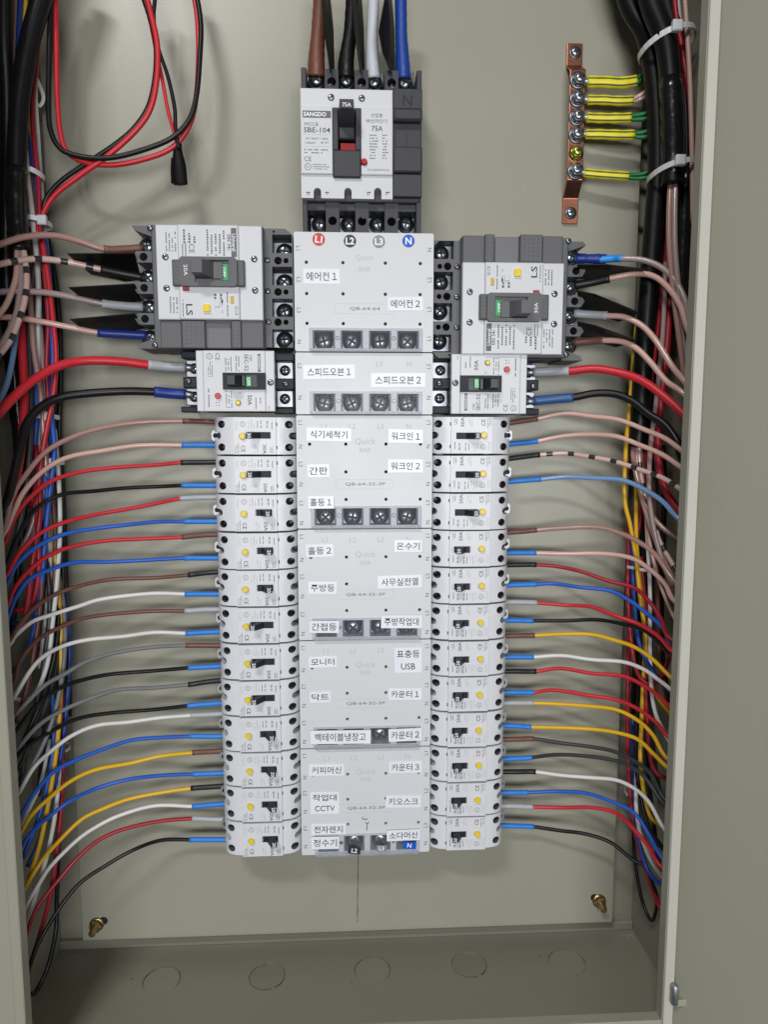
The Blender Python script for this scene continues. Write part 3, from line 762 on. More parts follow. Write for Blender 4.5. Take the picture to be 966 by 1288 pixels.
    for zx, zy in ((132, 60), (160, 702), (771, 226), (774, 398), (778, 568)):
        X, Z = ZL(zx, zy, 48); part('deck_screw', lambda m: m.screw(X, Z, 2.5, 45.9 if zx > 400 else 51.9, 2.0, 'steel', zx * .3), rt)
    for zy in (180, 350, 512, 668):
        X, Z = ZL(868, zy, 36)
        part('terminal', lambda m: (m.box(X - 11, X + 10, Z - 7.5, Z + 8.5, 28.1, 30, 'zinc', 0.4), m.lathe(X, Z, [(7.4, 30), (7.4, 32), (4, 32)], 'zinc', 18), m.screw(X, Z, 6.0, 32, 5, 'steel', zy * .2)), rt)
    for zx, zy in ((100, 150), (106, 325), (112, 490), (118, 658)):
        X, Z = ZL(zx, zy, 36)
        part('terminal', lambda m: (m.box(X - 5, X + 12, Z - 8, Z + 8, 20, 29, 'zinc', 0.5), m.lathe(X, Z, [(7.2, 29), (7.2, 31), (4, 31)], 'zinc', 18), m.screw(X + 1, Z, 5.6, 31, 5, 'steel', zy * .2)), rt)
    def prt(m):
        d = 61.15
        q = R(573, 52, 603, 212, 61); m.box(q[0], q[1], q[2], q[3], 60.95, d, 'ink_soft')
        m.text('Univeral', (q[0] + q[1]) / 2, (q[2] + q[3]) / 2, d + .1, 3.0, (q[3] - q[2]) * .6, rot=-90, m='ink_white', bold=0.01)
        def tx(t, zx, zy, h, w=None, mt='ink_soft', bo=0, dd=d): X, Z = ZL(zx, zy, 61); m.text(t, X, Z, dd, h, w, rot=-90, m=mt, bold=bo)
        tx('EBS 34c', 561, 132, 2.6, 12, 'ink', 0.006)
        tx('LS', 342, 503, 5.2, 9, 'ink', 0.012); tx('ELCB', 603, 510, 2.2, 7)
        X, Z = ZL(355, 165, 61); CE(m, X, Z, d, 4.4, -90)
        for (a, b, c, e, n) in ((432, 52, 545, 205, 5), (300, 52, 385, 135, 3), (297, 205 - 90, 330, 205, 2), (545, 380, 562, 540, 1), (470, 410, 535, 445, 2), (520, 455, 530, 520, 1), (300, 440, 315, 540, 1)):
            q = R(a, b, c, e, 61); m.micro(q[0], q[1], q[2], q[3], d, n, True)
        for (a, b, c, e, n) in ((205, 60, 272, 180, 4), (228, 405, 282, 520, 3)):
            q = R(a, b, c, e, 60); m.micro(q[0], q[1], q[2], q[3], 59.35, n, True)
        m2 = R(518, 447, 528, 466, 61); m.box(m2[0], m2[1], m2[2], m2[3], 61, d, 'ink')
        q = R(418, 480, 430, 490, 61)
    part('lettering', prt, rt, cv)
    X, Z = ZL(322, 285, 66)
    part('rating_mark', lambda m: m.text('20A', X, Z, 66.7, 3.0, 8.5, rot=-90, m='ink_white'), rt)
    return rt, (X, Z)
FP, rpos = four_pole()
FR = copy_tree(FP)
tag(FR, 'four pole grey and white breaker marked 30A under the copper earth bar', 'breaker', 'four pole earth leakage breakers')
FR.rotation_euler.y = math.pi
# where the copy lands: match its white cover's corners
ZR = ZV(540, 285, 4.712)
q = ZR.rect(208, 222, 785, 748, 60); lq = ZL.rect(160, 35, 745, 558, 60)
FR.location = (((q[0] + q[1]) / 2 + (lq[0] + lq[1]) / 2 - (-107)) / 1000, 0, ((q[2] + q[3]) / 2 + (lq[2] + lq[3]) / 2 - 120) / 1000)
for c in FR.children:
    if c.name.startswith('rating_mark'):
        def mk(m): m.text('30A', rpos[0], rpos[1], 66.7, 3.0, 8.5, rot=-90, m='ink_white')
        t = MB(); mk(t); n = t.build('rating_mark', None, FP); c.data = n.data; bpy.data.objects.remove(n)

# ---------------------------------------------------------------- two pole fifty amp breakers
ZS = ZV(220, 435, 6.0375)
def two_pole():
    rt = thing('two_pole_breaker', 'two pole white breaker marked 50A with thick red wire, away from earth bar', 'breaker', -103, 41, 'two pole fifty amp breakers')
    R = ZS.rect
    X0, X1, Z0, Z1 = R(160, 35, 755, 498, 57)
    def base(m):
        q = R(70, 45, 900, 505, 40)
        m.box(X0 + .3, X1 - .3, Z0 + .3, Z1 - .3, 3, 50, 'navy', 0.5)
        m.box(q[0] + 2, q[1], q[2] + 2, q[3] - 2, 3, 28, 'navy')
        for (a, b) in ((42, 95), (238, 320), (462, 505)):
            r = R(45 if a != 238 else 60, a, 165, b, 42); m.box(r[0], r[1], r[2], r[3], 28, 42, 'navy', 0.8)
            r = R(750, a + 15 if a == 42 else a + 10, 905, b + 20 if a == 42 else b + 12, 42); m.box(r[0], r[1], r[2], r[3], 28, 42, 'navy', 0.8)
    part('base', base, rt)
    def cover(m):
        a = R(215, 35, 685, 498, 57)
        m.box(X0, a[0], Z0, Z1, 49.9, 56.4, 'white', 0.6); m.box(a[0], a[1], Z0, Z1, 49.9, 57, 'white', 0.5); m.box(a[1], X1, Z0, Z1, 49.9, 56.4, 'white', 0.6)
    cv = part('cover', cover, rt)
    def esc(m):
        o = R(362, 204, 685, 332, 59); i = R(398, 218, 622, 312, 59)
        m.prism([poly_rect(*o), poly_rect(*i)], 56, 59.5, 'navy', [57.2], 'black')
    part('handle_surround', esc, rt)
    def handle(m):
        q = R(400, 218, 535, 312, 60); m.box(q[0], q[1], q[2] + .3, q[3] - .3, 57.2, 60.5, 'black', 0.5)
        x0 = q[0] + 1; x1 = x0 + 9; z0, z1 = q[2] + .6, q[3] - .6
        m.add([(x0, z0, 60), (x1 + 2, z0, 60), (x1 + 2, z1, 60), (x0, z1, 60), (x0, z0 + 1, 70), (x1 - 3, z0 + 1, 70), (x1 - 3, z1 - 1, 70), (x0, z1 - 1, 70)], [(4, 5, 6, 7), (0, 1, 5, 4), (1, 2, 6, 5), (2, 3, 7, 6), (3, 0, 4, 7)], 'black')
    part('handle', handle, rt)
    g = R(537, 232, 577, 308, 60)
    gf = part('off_flag', lambda m: m.box(g[0], g[1], g[2], g[3], 57.2, 59.0, 'green', 0.2), rt)
    part('lettering', lambda m: m.text('OFF', (g[0] + g[1]) / 2, (g[2] + g[3]) / 2, 59.15, 2.6, 6.5, rot=-90, m='ink_white', bold=0.02), rt, gf)
    X, Z = ZS(325, 380, 58); part('trip_button', lambda m: m.cyl(X, Z, 2.5, 57, 59.5, 'red_button', 18), rt)
    X, Z = ZS(478, 432, 58); part('test_button', lambda m: (m.cyl(X, Z, 2.4, 57, 57.5, 'grey', 18), m.cyl(X, Z, 1.9, 57.3, 59, 'yellow_button', 18)), rt)
    X, Z = ZS(725, 278, 57); part('cover_screw', lambda m: m.screw(X, Z, 2.7, 56.3, 1.6, 'steel', 0.8), rt)
    for zx, zy in ((100, 268), (840, 290)):
        X, Z = ZS(zx, zy, 43); part('deck_screw', lambda m: m.screw(X, Z, 2.7, 42, 2.4, 'steel', 0.3 + zx), rt)
    for zx, zy in ((138, 170), (138, 385), (832, 185), (832, 402)):
        X, Z = ZS(zx, zy, 36)
        part('terminal', lambda m: (m.box(X - 7, X + 7, Z - 7.2, Z + 7.2, 28.1, 31, 'zinc_white', 0.6), m.screw(X, Z, 4.6, 31, 4, 'steel', zy * .17)), rt)
    def prt(m):
        d = 57.15
        def tx(t, zx, zy, h, w=None, mt='ink_soft', bo=0): X, Z = ZS(zx, zy, 57); m.text(t, X, Z, d, h, w, rot=-90, m=mt, bold=bo)
        q = R(627, 62, 650, 197, 57); m.box(q[0], q[1], q[2], q[3], 56.9, d, 'ink_soft')
        m.text('SANGDO', (q[0] + q[1]) / 2, (q[2] + q[3]) / 2, d + .1, 1.9, (q[3] - q[2]) * .8, rot=-90, m='ink_white', bold=0.02)
        tx('CBE', 575, 92, 1.9, 5.2); tx('SEC-52', 541, 127, 3.2, 13.5, 'ink', 0.004); tx('50A', 567, 412, 3.4, 8.2, 'ink', 0.004); tx('T', 487, 354, 2.0)
        X, Z = ZS(322, 82, 57); CE(m, X, Z, d, 3.6, -90)
        X, Z = ZS(260, 79, 57); m.ring(X, Z, 2.1, 2.5, d, 'ink_soft'); m.text('KC', X, Z, d, 1.3, rot=-90, m='ink_soft')
        for (a, b, c, e, n) in ((455, 65, 495, 192, 2), (375, 65, 435, 192, 3), (245, 115, 290, 235, 3), (245, 318, 270, 465, 1), (640, 380, 660, 450, 1), (605, 355, 625, 480, 1), (382, 345, 440, 470, 3), (305, 420, 345, 455, 2), (705, 440, 720, 485, 1)):
            q = R(a, b, c, e, 57); m.micro(q[0], q[1], q[2], q[3], d if a < 690 else 56.55, n, True)
    part('lettering', prt, rt, cv)
    return rt
TP = two_pole()
TR = copy_tree(TP); tag(TR, 'two pole white breaker marked 50A on the copper earth bar side', 'breaker', 'two pole fifty amp breakers')
TR.rotation_euler.y = math.pi
ZSR = ZV(540, 440, 6.44)
q = ZSR.rect(188, 42, 785, 512, 57); lq = ZS.rect(160, 35, 755, 498, 57)
TR.location = (((q[0] + q[1]) / 2 + (lq[0] + lq[1]) / 2 + 103) / 1000, 0, ((q[2] + q[3]) / 2 + (lq[2] + lq[3]) / 2 - 41) / 1000)

# ---------------------------------------------------------------- small breakers, two banks of twelve
PITCHZ = 32.5; SZ0 = 14.0 - 16.2
SXL = -110.5; SW = 67.0
def dprof(x):
    for (a, da), (b, db) in zip(PR, PR[1:]):
        if x <= b: return da + (db - da) * (x - a) / (b - a)
    return PR[-1][1]
XO = -2.5
PR = [(-2.5, 40), (-1.3, 43.5), (0.8, 46.8), (4, 49.2), (9, 51), (15.5, 52), (51.5, 52), (57, 51), (61, 49.2), (63.8, 46.8), (65.8, 43.5), (67, 40)]
def small_breaker(rating, handle_left):
    rt = thing('small_breaker', 'x', 'breaker', SXL + SW / 2, SZ0)
    ox, oz = SXL, SZ0; H = 15.45
    def body(m):
        n = 9
        out = [(XO, -H), (SW, -H)]
        rn = 3.0
        out += [(SW, -rn)] + [(SW - 3.2 - rn * math.sin(math.pi * k / n), -rn * math.cos(math.pi * k / n)) for k in range(n + 1)] + [(SW, rn), (SW, H)]
        out += [(XO, H), (XO, rn)] + [(1.4 + rn * math.sin(math.pi * k / n), rn * math.cos(math.pi * k / n)) for k in range(n + 1)] + [(XO, -rn)]
        holes = [(4.7, 9.6), (4.7, -9.6), (61.0, 9.6), (61.0, -9.6)]
        V = [Vector(p) for p in out]; E_ = [(i, (i + 1) % len(out)) for i in range(len(out))]
        xs = [-1.3, 0.8, 4.0, 9, 15.5, 51.5, 57, 61, 63.8, 65.8]
        for x in xs: V += [Vector((x, -H)), Vector((x, H))]
        hl = []
        for hx, hz in holes:
            c = m.circle(hx, hz, 3.25, 16); b0 = len(V); V += [Vector(p) for p in c]; E_ += [(b0 + i, b0 + (i + 1) % 16) for i in range(16)]; hl.append(c)
        for x in xs:
            for z in (-14.2, -5.2, -3.9, 0, 3.9, 5.2, 14.2):
                if (x < 4.8 or x > SW - 6.4) and abs(z) < 3.3: continue
                if any(math.hypot(x - hx, z - hz) < 3.8 for hx, hz in holes): continue
                V.append(Vector((x, z)))
        vs, es, fs, *_ = geo.delaunay_2d_cdt(V, E_, [], 0, 1e-5)
        keep = []
        def inside(x, z, poly):
            c = False
            for (x1, z1), (x2, z2) in zip(poly, poly[1:] + poly[:1]):
                if (z1 > z) != (z2 > z) and x < (x2 - x1) * (z - z1) / (z2 - z1) + x1: c = not c
            return c
        for f in fs:
            cx = sum(vs[i].x for i in f) / len(f); cz = sum(vs[i].y for i in f) / len(f)
            if inside(cx, cz, out) and not any(math.hypot(cx - hx, cz - hz) < 3.2 for hx, hz in holes): keep.append(f)
        m.add([(ox + v.x, oz + v.y, dprof(v.x)) for v in vs], keep, 'small_white', True)
        # outer wall, subdivided along the profile
        ring = []
        for (a, b), (c, e) in zip(out, out[1:] + out[:1]):
            ring.append((a, b))
            if abs(b - e) < 1e-6 and abs(a - c) > 20:
                mids = [x for x in xs if min(a, c) < x < max(a, c)]; mids.sort(reverse=a > c)
                ring += [(x, b) for x in mids]
        k = len(ring)
        m.add([(ox + a, oz + b, dprof(a)) for a, b in ring] + [(ox + a, oz + b, 4) for a, b in ring], [(i, (i + 1) % k, k + (i + 1) % k, k + i) for i in range(k)], 'small_white')
        for c in hl:
            k = len(c)
            m.add([(ox + a, oz + b, dprof(a)) for a, b in c] + [(ox + a, oz + b, dprof(a) - 14) for a, b in c], [(i, (i + 1) % k, k + (i + 1) % k, k + i) for i in range(k)], 'grey_light', True)
            m.add([(ox + a, oz + b, dprof(a) - 14) for a, b in c], [tuple(range(k))], 'hole')
    part('body', body, rt)
    def facep(m):
        loops = [poly_rect(ox + 15.4, ox + 50.6, oz - 15.4, oz + 15.4)]
        sl = (25.8, 46.6) if handle_left else (32.4, 46.6)
        loops.append(poly_rect(ox + sl[0], ox + sl[1], oz - 2.4, oz + 3.4))
        m.prism(loops, 51, 54.2, 'small_white', [51.6], 'navy', None)
        m.box(ox + 15.4, ox + 50.6, oz + 4.6, oz + 4.9, 54.2, 54.5, 'small_white')
        m.box(ox + 18.9, ox + 19.2, oz - 5.5, oz + 4.6, 54.2, 54.5, 'small_white')
    fp = part('front_panel', facep, rt)
    def handle(m):
        if handle_left: x0, x1, sk = 27.0, 45.8, -1
        else: x0, x1, sk = 33.2, 46.2, 1
        z0, z1 = oz - 2.1, oz + 3.1
        m.box(ox + x0, ox + x1, z0, z1, 51.7, 54.6, 'navy', 0.4)
        if handle_left: a, b, c, e = x0 + 4.5, x0 + 11, x0, x0 + 5
        else: a, b, c, e = x1 - 9.5, x1 - 2, x1 - 4.8, x1 + 0.4
        m.add([(ox + a, z0, 54.4), (ox + b, z0, 54.4), (ox + b, z1, 54.4), (ox + a, z1, 54.4), (ox + c, z0 + .2, 63.5), (ox + e, z0 + .2, 63.5), (ox + e, z1 - .2, 63.5), (ox + c, z1 - .2, 63.5)],
              [(4, 5, 6, 7), (0, 1, 5, 4), (1, 2, 6, 5), (2, 3, 7, 6), (3, 0, 4, 7)], 'navy')
    hd = part('handle', handle, rt)
    hx = ox + ((27 + 2.5) if handle_left else 44.0)
    part('lettering', lambda m: m.text(rating, hx, oz + .5, 63.65, 3.0, 4.2, rot=-90, m='ink_white', bold=0.015), rt, hd)
    part('test_button', lambda m: (m.lathe(ox + 23.0, oz - .2, [(3.3, 54.2), (3.3, 54.6), (2.8, 54.7)], 'cover', 18), m.cyl(ox + 23.0, oz - .2, 2.55, 54.3, 57.2, 'yellow_button', 18)), rt)
    def screws(m):
        pass
    for hx2, hz in ((4.7, 9.6), (4.7, -9.6), (61, 9.6), (61, -9.6)):
        part('terminal_screw', lambda m: m.screw(ox + hx2, oz + hz, 2.7, dprof(hx2) - 13.5, 2.5, 'zinc', hx2 + hz, 12), rt)
    for hx2 in (0.8, SW - 2.6): part('mounting_screw', lambda m: m.screw(ox + hx2, oz, 3.0, 33, 3.0, 'zinc', 0.7 + hx2, 12), rt)
    def tab(m):
        m.prism([[(ox + 1, oz - 4.6), (ox + 1, oz + 4.6), (ox - 6.5, oz + 4.6), (ox - 8, oz + 3), (ox - 8, oz - 3), (ox - 6.5, oz - 4.6)], m.circle(ox - 4.6, oz, 2.2, 12)], 24, 26, 'zinc_white', [23], 'hole')
        m.box(ox + 1, ox + 2, oz - 4, oz + 4, 10, 26, 'zinc_white')
    part('mounting_tab', tab, rt)
    def prt(m):
        d = 54.32
        K = 0.0857
        def t_(t, zx, zy, h, w=None, mt='ink_soft', bo=0): m.text(t, ox + (zx - 75) * K, oz - (zy - 236) * K, d, h, w, rot=-90, m=mt, bold=bo)
        t_(rating + 'A', 555, 365, 2.9, 8, 'ink', 0.004); t_('SE-32', 583, 125, 1.6, 6, 'ink', 0.01)
        t_('CE', 347, 362, 3.4, None, 'ink')
        X, Z = ox + (345 - 75) * K, oz - (122 - 236) * K; m.ring(X, Z, 2.0, 2.3, d, 'ink_soft', 16); m.text('KC', X, Z, d, 1.2, rot=-90, m='ink_soft')
        def mi(a, b, c, e, n, mt='ink_soft'): m.micro(ox + (a - 75) * K, ox + (c - 75) * K, oz - (e - 236) * K, oz - (b - 236) * K, d, n, True, mt)
        mi(618, 75, 640, 170, 1, 'ink'); mi(510, 75, 535, 160, 1); mi(480, 85, 500, 160, 1); mi(390, 80, 470, 165, 3, 'ink_faint'); mi(265, 75, 300, 175, 2, 'ink_faint')
        mi(265, 300, 310, 405, 3); mi(450, 320, 500, 400, 2, 'ink_faint'); mi(605, 320, 645, 400, 2, 'ink_soft')
    part('lettering', prt, rt, fp)
    part('rating_tick', lambda m: [m.box(ox + 51 - 0.2, ox + 51.6, oz + z - 1.4, oz + z + 1.4, 52.0, 52.2, 'ink') for z in (9.6, -9.6)], rt)
    return rt
protos = {}
JR = random.Random(11)
ORD = ['first', 'second', 'third', 'fourth', 'fifth', 'sixth', 'seventh', 'eighth', 'ninth', 'tenth', 'eleventh', 'twelfth']
for bank in (0, 1):
    for k in range(12):
        if bank == 0: hl = k in (0, 1, 5, 6, 7); rate = '30' if k == 0 else '20'
        else: hl = k < 3; rate = '30' if k < 2 else '20'
        key = (rate, hl)
        if key not in protos: o = protos[key] = small_breaker(rate, hl)
        else: o = copy_tree(protos[key])
        side = 'away from the earth bar' if bank == 0 else 'under the earth bar'
        tag(o, f'small white {rate}A breaker, {ORD[k]} down in the bank {side}', 'breaker', 'small branch breakers in two banks')
        z = SZ0 - k * PITCHZ
        if bank == 0: o.location = ((SXL + SW / 2 + JR.uniform(-.35, .35)) / 1000, 0, (z + JR.uniform(-.2, .2)) / 1000); o.rotation_euler.y = JR.uniform(-.006, .006)
        else: o.location = ((72.0 + SW / 2 - 0.8 + JR.uniform(-.35, .35)) / 1000, 0, (z + 0.3 + JR.uniform(-.2, .2)) / 1000); o.rotation_euler.y = math.pi + JR.uniform(-.006, .006)

# mounting rails under the banks so that nothing floats
part('rail', lambda m: [m.box(x, x + 7, -374, 12, 0, 12, 'zinc_white', 0.4) for x in (SXL + 8, SXL + SW - 16)], plate)
part('rail', lambda m: [m.box(x, x + 7, -374, 12, 0, 12, 'zinc_white', 0.4) for x in (72 + 8, 72 + SW - 16)], plate)

# ---------------------------------------------------------------- copper earth bar
ZE = ZV(600, 0, 2.639)
def earth_bar():
    x, z = P(724, 160, 8)
    rt = thing('earth_bar', 'copper earth bar with bent feet and ring lug screws', 'earth bar', x, z)
    f1 = ZE.rect(304, 143, 355, 215, 3); b = ZE.rect(308, 222, 362, 604, 14); f2 = ZE.rect(281, 662, 333, 742, 3)
    xa, xb = (f1[0] + f2[0]) / 2, (f1[1] + f2[1]) / 2
    zt, zt2, zb2, zb = f1[3], f1[2] - 1, f2[3] + 1, f2[2]
    prof = [(zt, 3), (zt2, 3), (zt2 - 8, 14), (zb2 + 12, 14), (zb2, 3), (zb, 3)]
    def bar(m):
        n = len(prof)
        vs = []
        for zz, d in prof: vs += [(xa, zz, d - 2.6), (xb, zz, d - 2.6), (xb, zz, d), (xa, zz, d)]
        fs = [(0, 1, 2, 3), tuple(4 * (n - 1) + i for i in (3, 2, 1, 0))]
        for i in range(n - 1):
            for j in range(4): fs.append((4 * i + j, 4 * i + (j + 1) % 4, 4 * i + 4 + (j + 1) % 4, 4 * i + 4 + j))
        m.add(vs, fs, 'copper')
    bo = part('bar', bar, rt)
    bv = bo.modifiers.new('bevel', 'BEVEL'); bv.width = 0.0006; bv.segments = 2; bv.limit_method = 'ANGLE'
    cx = (xa + xb) / 2
    for zy in (175, 708):
        X, Z = ZE(318, zy, 3); part('foot_screw', lambda m: (m.lathe(cx, Z, [(5.4, 3), (5.4, 3.8), (3, 3.8)], 'zinc', 18), m.screw(cx, Z, 4.0, 3.8, 2.6, 'steel', zy * .1)), rt)
    zz = []
    for k, zy in enumerate((265, 326, 388, 447, 507, 567)):
        X, Z = ZE(338, zy, 16); zz.append(Z)
        mt = 'passivate' if k == 4 else 'steel'
        part('clamp_screw', lambda m: (m.lathe(cx, Z, [(6.6, 14), (6.6, 15), (5.8, 15.1), (5.8, 16.4), (4, 16.4)], 'zinc' if k != 4 else 'passivate', 20), m.lathe(cx, Z, [(5.4, 16.4), (5.4, 19.5), (4.6, 20)], mt, 6, False), m.screw(cx, Z, 4.0, 20, 2, mt, 0.5 + k)), rt)
    return rt, cx, zz
EB, ECX, EZ = earth_bar()

# ---------------------------------------------------------------- wires
WR = random.Random(3)
def wire(name, label, cat, group, mt, r, pts, sleeve=None, smat=None, srad=None, lug=None, seg=10, tail=None):
    """pts: world Vectors from the terminal outwards; sleeve: number of leading points it covers"""
    rt = thing(name, label, cat, pts[0].x, pts[0].y, group)
    if name == 'branch_wire':
        for q in pts[3:-3]: q += Vector((WR.uniform(-.5, .5), WR.uniform(-1.3, 1.3), WR.uniform(-1.8, 1.8)))
    mb = MB(); mb.tube(pts, r, mt, seg, 6); mb.build('insulation', rt, rt)
    if sleeve:
        c = catmull(pts, 6)[: sleeve * 6 + 1]
        rr = srad or r * 1.28
        mb = MB(); mb.tube(c, lambda t: rr * (1.0 if t < 0.9 else 1.0 + 0.06 * (t - 0.9) * 10), smat, seg, 1); mb.build('sleeve', rt, rt)
    if lug:
        a = pts[0]; dirv = (pts[0] - pts[1]).normalized()
        mb = MB(); mb.tube([a + dirv * lug, a + dirv * lug * 0.5, a - dirv * 1.0], lambda t: r * (0.75 + 0.25 * t), 'zinc_white', 8, 1); mb.build('terminal_lug', rt, rt)
    return rt
def path(zv, pts, d0, d1, pw=1.0, extra=None):
    n = len(pts); out = []
    for i, (a, b) in enumerate(pts):
        t = (i / (n - 1)) ** pw
        d = d0 + (d1 - d0) * t
        px, py = zv.px(a, b) if zv else (a, b)
        out.append(P3(px, py, d))
    return out
WA, WD, WG = ZV(0, 510, 2.542), ZV(0, 780, 2.477), ZV(0, 1060, 2.0125)
def conv(zv, l): return [zv.px(a, b) for a, b in l]
LW = [
 ('strand_brown', 'clear brown', 'brown', conv(WA, [(700, 54), (640, 51), (583, 50), (470, 53), (360, 66), (250, 97), (150, 150), (80, 222), (40, 295), (8, 400)])),
 ('strand_pink', 'clear copper pink', 'blue', conv(WA, [(702, 127), (640, 127), (580, 127), (450, 130), (330, 140), (220, 167), (140, 210), (80, 270), (40, 332), (4, 425)])),
 ('red', 'red', 'black', conv(WA, [(704, 181), (640, 182), (577, 183), (500, 188), (380, 196), (260, 216), (160, 247), (90, 297), (40, 370), (6, 450)])),
 ('black_wire', 'black', 'blue', conv(WA, [(704, 256), (640, 256), (580, 256), (520, 257), (400, 269), (300, 273), (200, 287), (120, 326), (70, 390), (14, 515)])),
 ('red', 'red', 'grey', conv(WA, [(706, 293), (640, 294), (575, 298), (500, 309), (400, 330), (300, 347), (200, 373), (120, 411), (60, 475), (10, 560)])),
 ('blue', 'blue', 'blue', conv(WA, [(706, 371), (640, 371), (588, 371), (500, 371), (400, 380), (300, 395), (200, 414), (110, 456), (50, 512), (12, 590)])),
 ('red', 'red', 'brown', conv(WA, [(706, 412), (640, 415), (580, 421), (460, 422), (340, 430), (240, 447), (160, 476), (90, 530), (45, 590), (14, 655)])),
 ('blue', 'blue', 'blue', conv(WA, [(706, 488), (640, 488), (588, 488), (480, 491), (340, 497), (240, 505), (160, 521), (90, 562), (45, 620), (16, 700)])),
 ('brown', 'brown', 'black', conv(WA, [(708, 531), (650, 536), (600, 542), (500, 548), (350, 560), (250, 576), (170, 606), (110, 646), (60, 700), (20, 765)])),
 ('white_wire', 'white', 'blue', conv(WA, [(710, 603), (650, 603), (590, 603), (480, 606), (330, 621), (250, 640), (160, 666), (100, 696), (50, 736), (22, 775)])),
 ('brown', 'brown', 'grey', conv(WA, [(712, 652), (650, 653), (590, 657), (480, 661), (350, 669), (260, 686), (190, 707), (140, 738)]) + conv(WD, [(100, 78), (60, 140), (30, 215)])),
 ('white_wire', 'white', 'blue', conv(WD, [(700, 36), (640, 38), (577, 41), (480, 43), (380, 49), (280, 59), (200, 76), (140, 106), (90, 156), (30, 255)])),
 ('grey_wire', 'grey', 'brown', conv(WD, [(698, 79), (640, 79), (577, 79), (480, 85), (370, 99), (270, 131), (200, 166), (130, 212), (40, 300)])),
 ('black_wire', 'black', 'blue', conv(WD, [(700, 143), (640, 146), (585, 149), (480, 157), (340, 171), (240, 191), (170, 221), (100, 281), (36, 360)])),
 ('grey_wire', 'grey', 'black', conv(WD, [(702, 186), (640, 193), (585, 201), (480, 206), (370, 219), (280, 246), (200, 281), (120, 331), (40, 412)])),
 ('black_wire', 'black', 'blue', conv(WD, [(704, 257), (640, 262), (582, 267), (480, 273), (350, 291), (240, 311), (150, 346), (90, 391), (42, 440)])),
 ('white_wire', 'white', 'grey', conv(WD, [(706, 291), (650, 294), (592, 297), (500, 303), (400, 316), (300, 331), (220, 361), (150, 411), (100, 462), (46, 560)])),
 ('blue', 'blue', 'blue', conv(WD, [(706, 362), (650, 362), (590, 362), (500, 366), (400, 381), (300, 411), (220, 441), (160, 477), (100, 545), (50, 630)])),
 ('yellow', 'yellow', 'brown', conv(WD, [(706, 407), (650, 410), (598, 413), (500, 421), (400, 446), (300, 466), (220, 501), (150, 551), (95, 611), (52, 680)])),
 ('blue', 'blue', 'blue', conv(WD, [(708, 476), (650, 478), (600, 480), (500, 484), (400, 496), (300, 523), (220, 561), (150, 611), (100, 656), (54, 720)])),
 ('yellow', 'yellow', 'black', conv(WD, [(708, 516), (650, 520), (594, 524), (500, 536), (400, 556), (320, 586), (250, 626), (180, 691), (130, 751)]) + conv(WG, [(60, 118), (35, 160)])),
 ('white_wire', 'white', 'blue', conv(WD, [(714, 571), (650, 576), (598, 580), (480, 584), (370, 606), (290, 646), (230, 696), (160, 766)]) + conv(WG, [(100, 97), (60, 172), (45, 215)])),
 ('dark_red', 'red', 'grey', conv(WD, [(714, 622), (650, 620), (598, 618), (500, 621), (400, 641), (320, 676), (250, 731)]) + conv(WG, [(150, 90), (95, 165), (65, 235), (50, 290)])),
 ('black_wire', 'black', 'blue', conv(WD, [(718, 684), (650, 684), (590, 684), (500, 689), (420, 711), (330, 766)]) + conv(WG, [(190, 112), (120, 212), (78, 300), (62, 360)])),
]
GRP = 'branch wires from the small breakers'
def finish(pts, left):
    """carry the wire on behind the front frame, along the side wall"""
    e = pts[-1]; xw = (XL + 5) if left else (XR - 5)
    pts.append(Vector((xw + (3 if left else -3), min(e.y - 16, pts[-1].y - 8), 114)))
    pts.append(Vector((xw, e.y - 55, 104)))
    pts.append(Vector((xw, e.y - 100, 80)))
    return pts
for i, (mt, cn, sn, pp) in enumerate(LW):
    n = len(pp); pts = []
    for j, (a, b) in enumerate(pp):
        t = j / (n - 1); pts.append(P3(a, b, 22 + 84 * max(0, (t - 0.22) / 0.78) ** 1.25))
    if i < 22: finish(pts, True)
    else: pts += [Vector((XL + 8, pts[-1].y - 10, 96))]
    pole = 'upper' if i % 2 == 0 else 'lower'
    wire('branch_wire', f'{cn} wire with {sn} sleeve, {pole} pole of {ORD[i // 2]} breaker away from earth bar', 'wire', GRP, mt, 2.05 if i < 2 else 1.75, pts, 2, 'shrink_' + sn, 2.35)
RE, RF, RG = ZV(530, 510, 2.611), ZV(530, 780, 2.611), ZV(740, 900, 3.319)
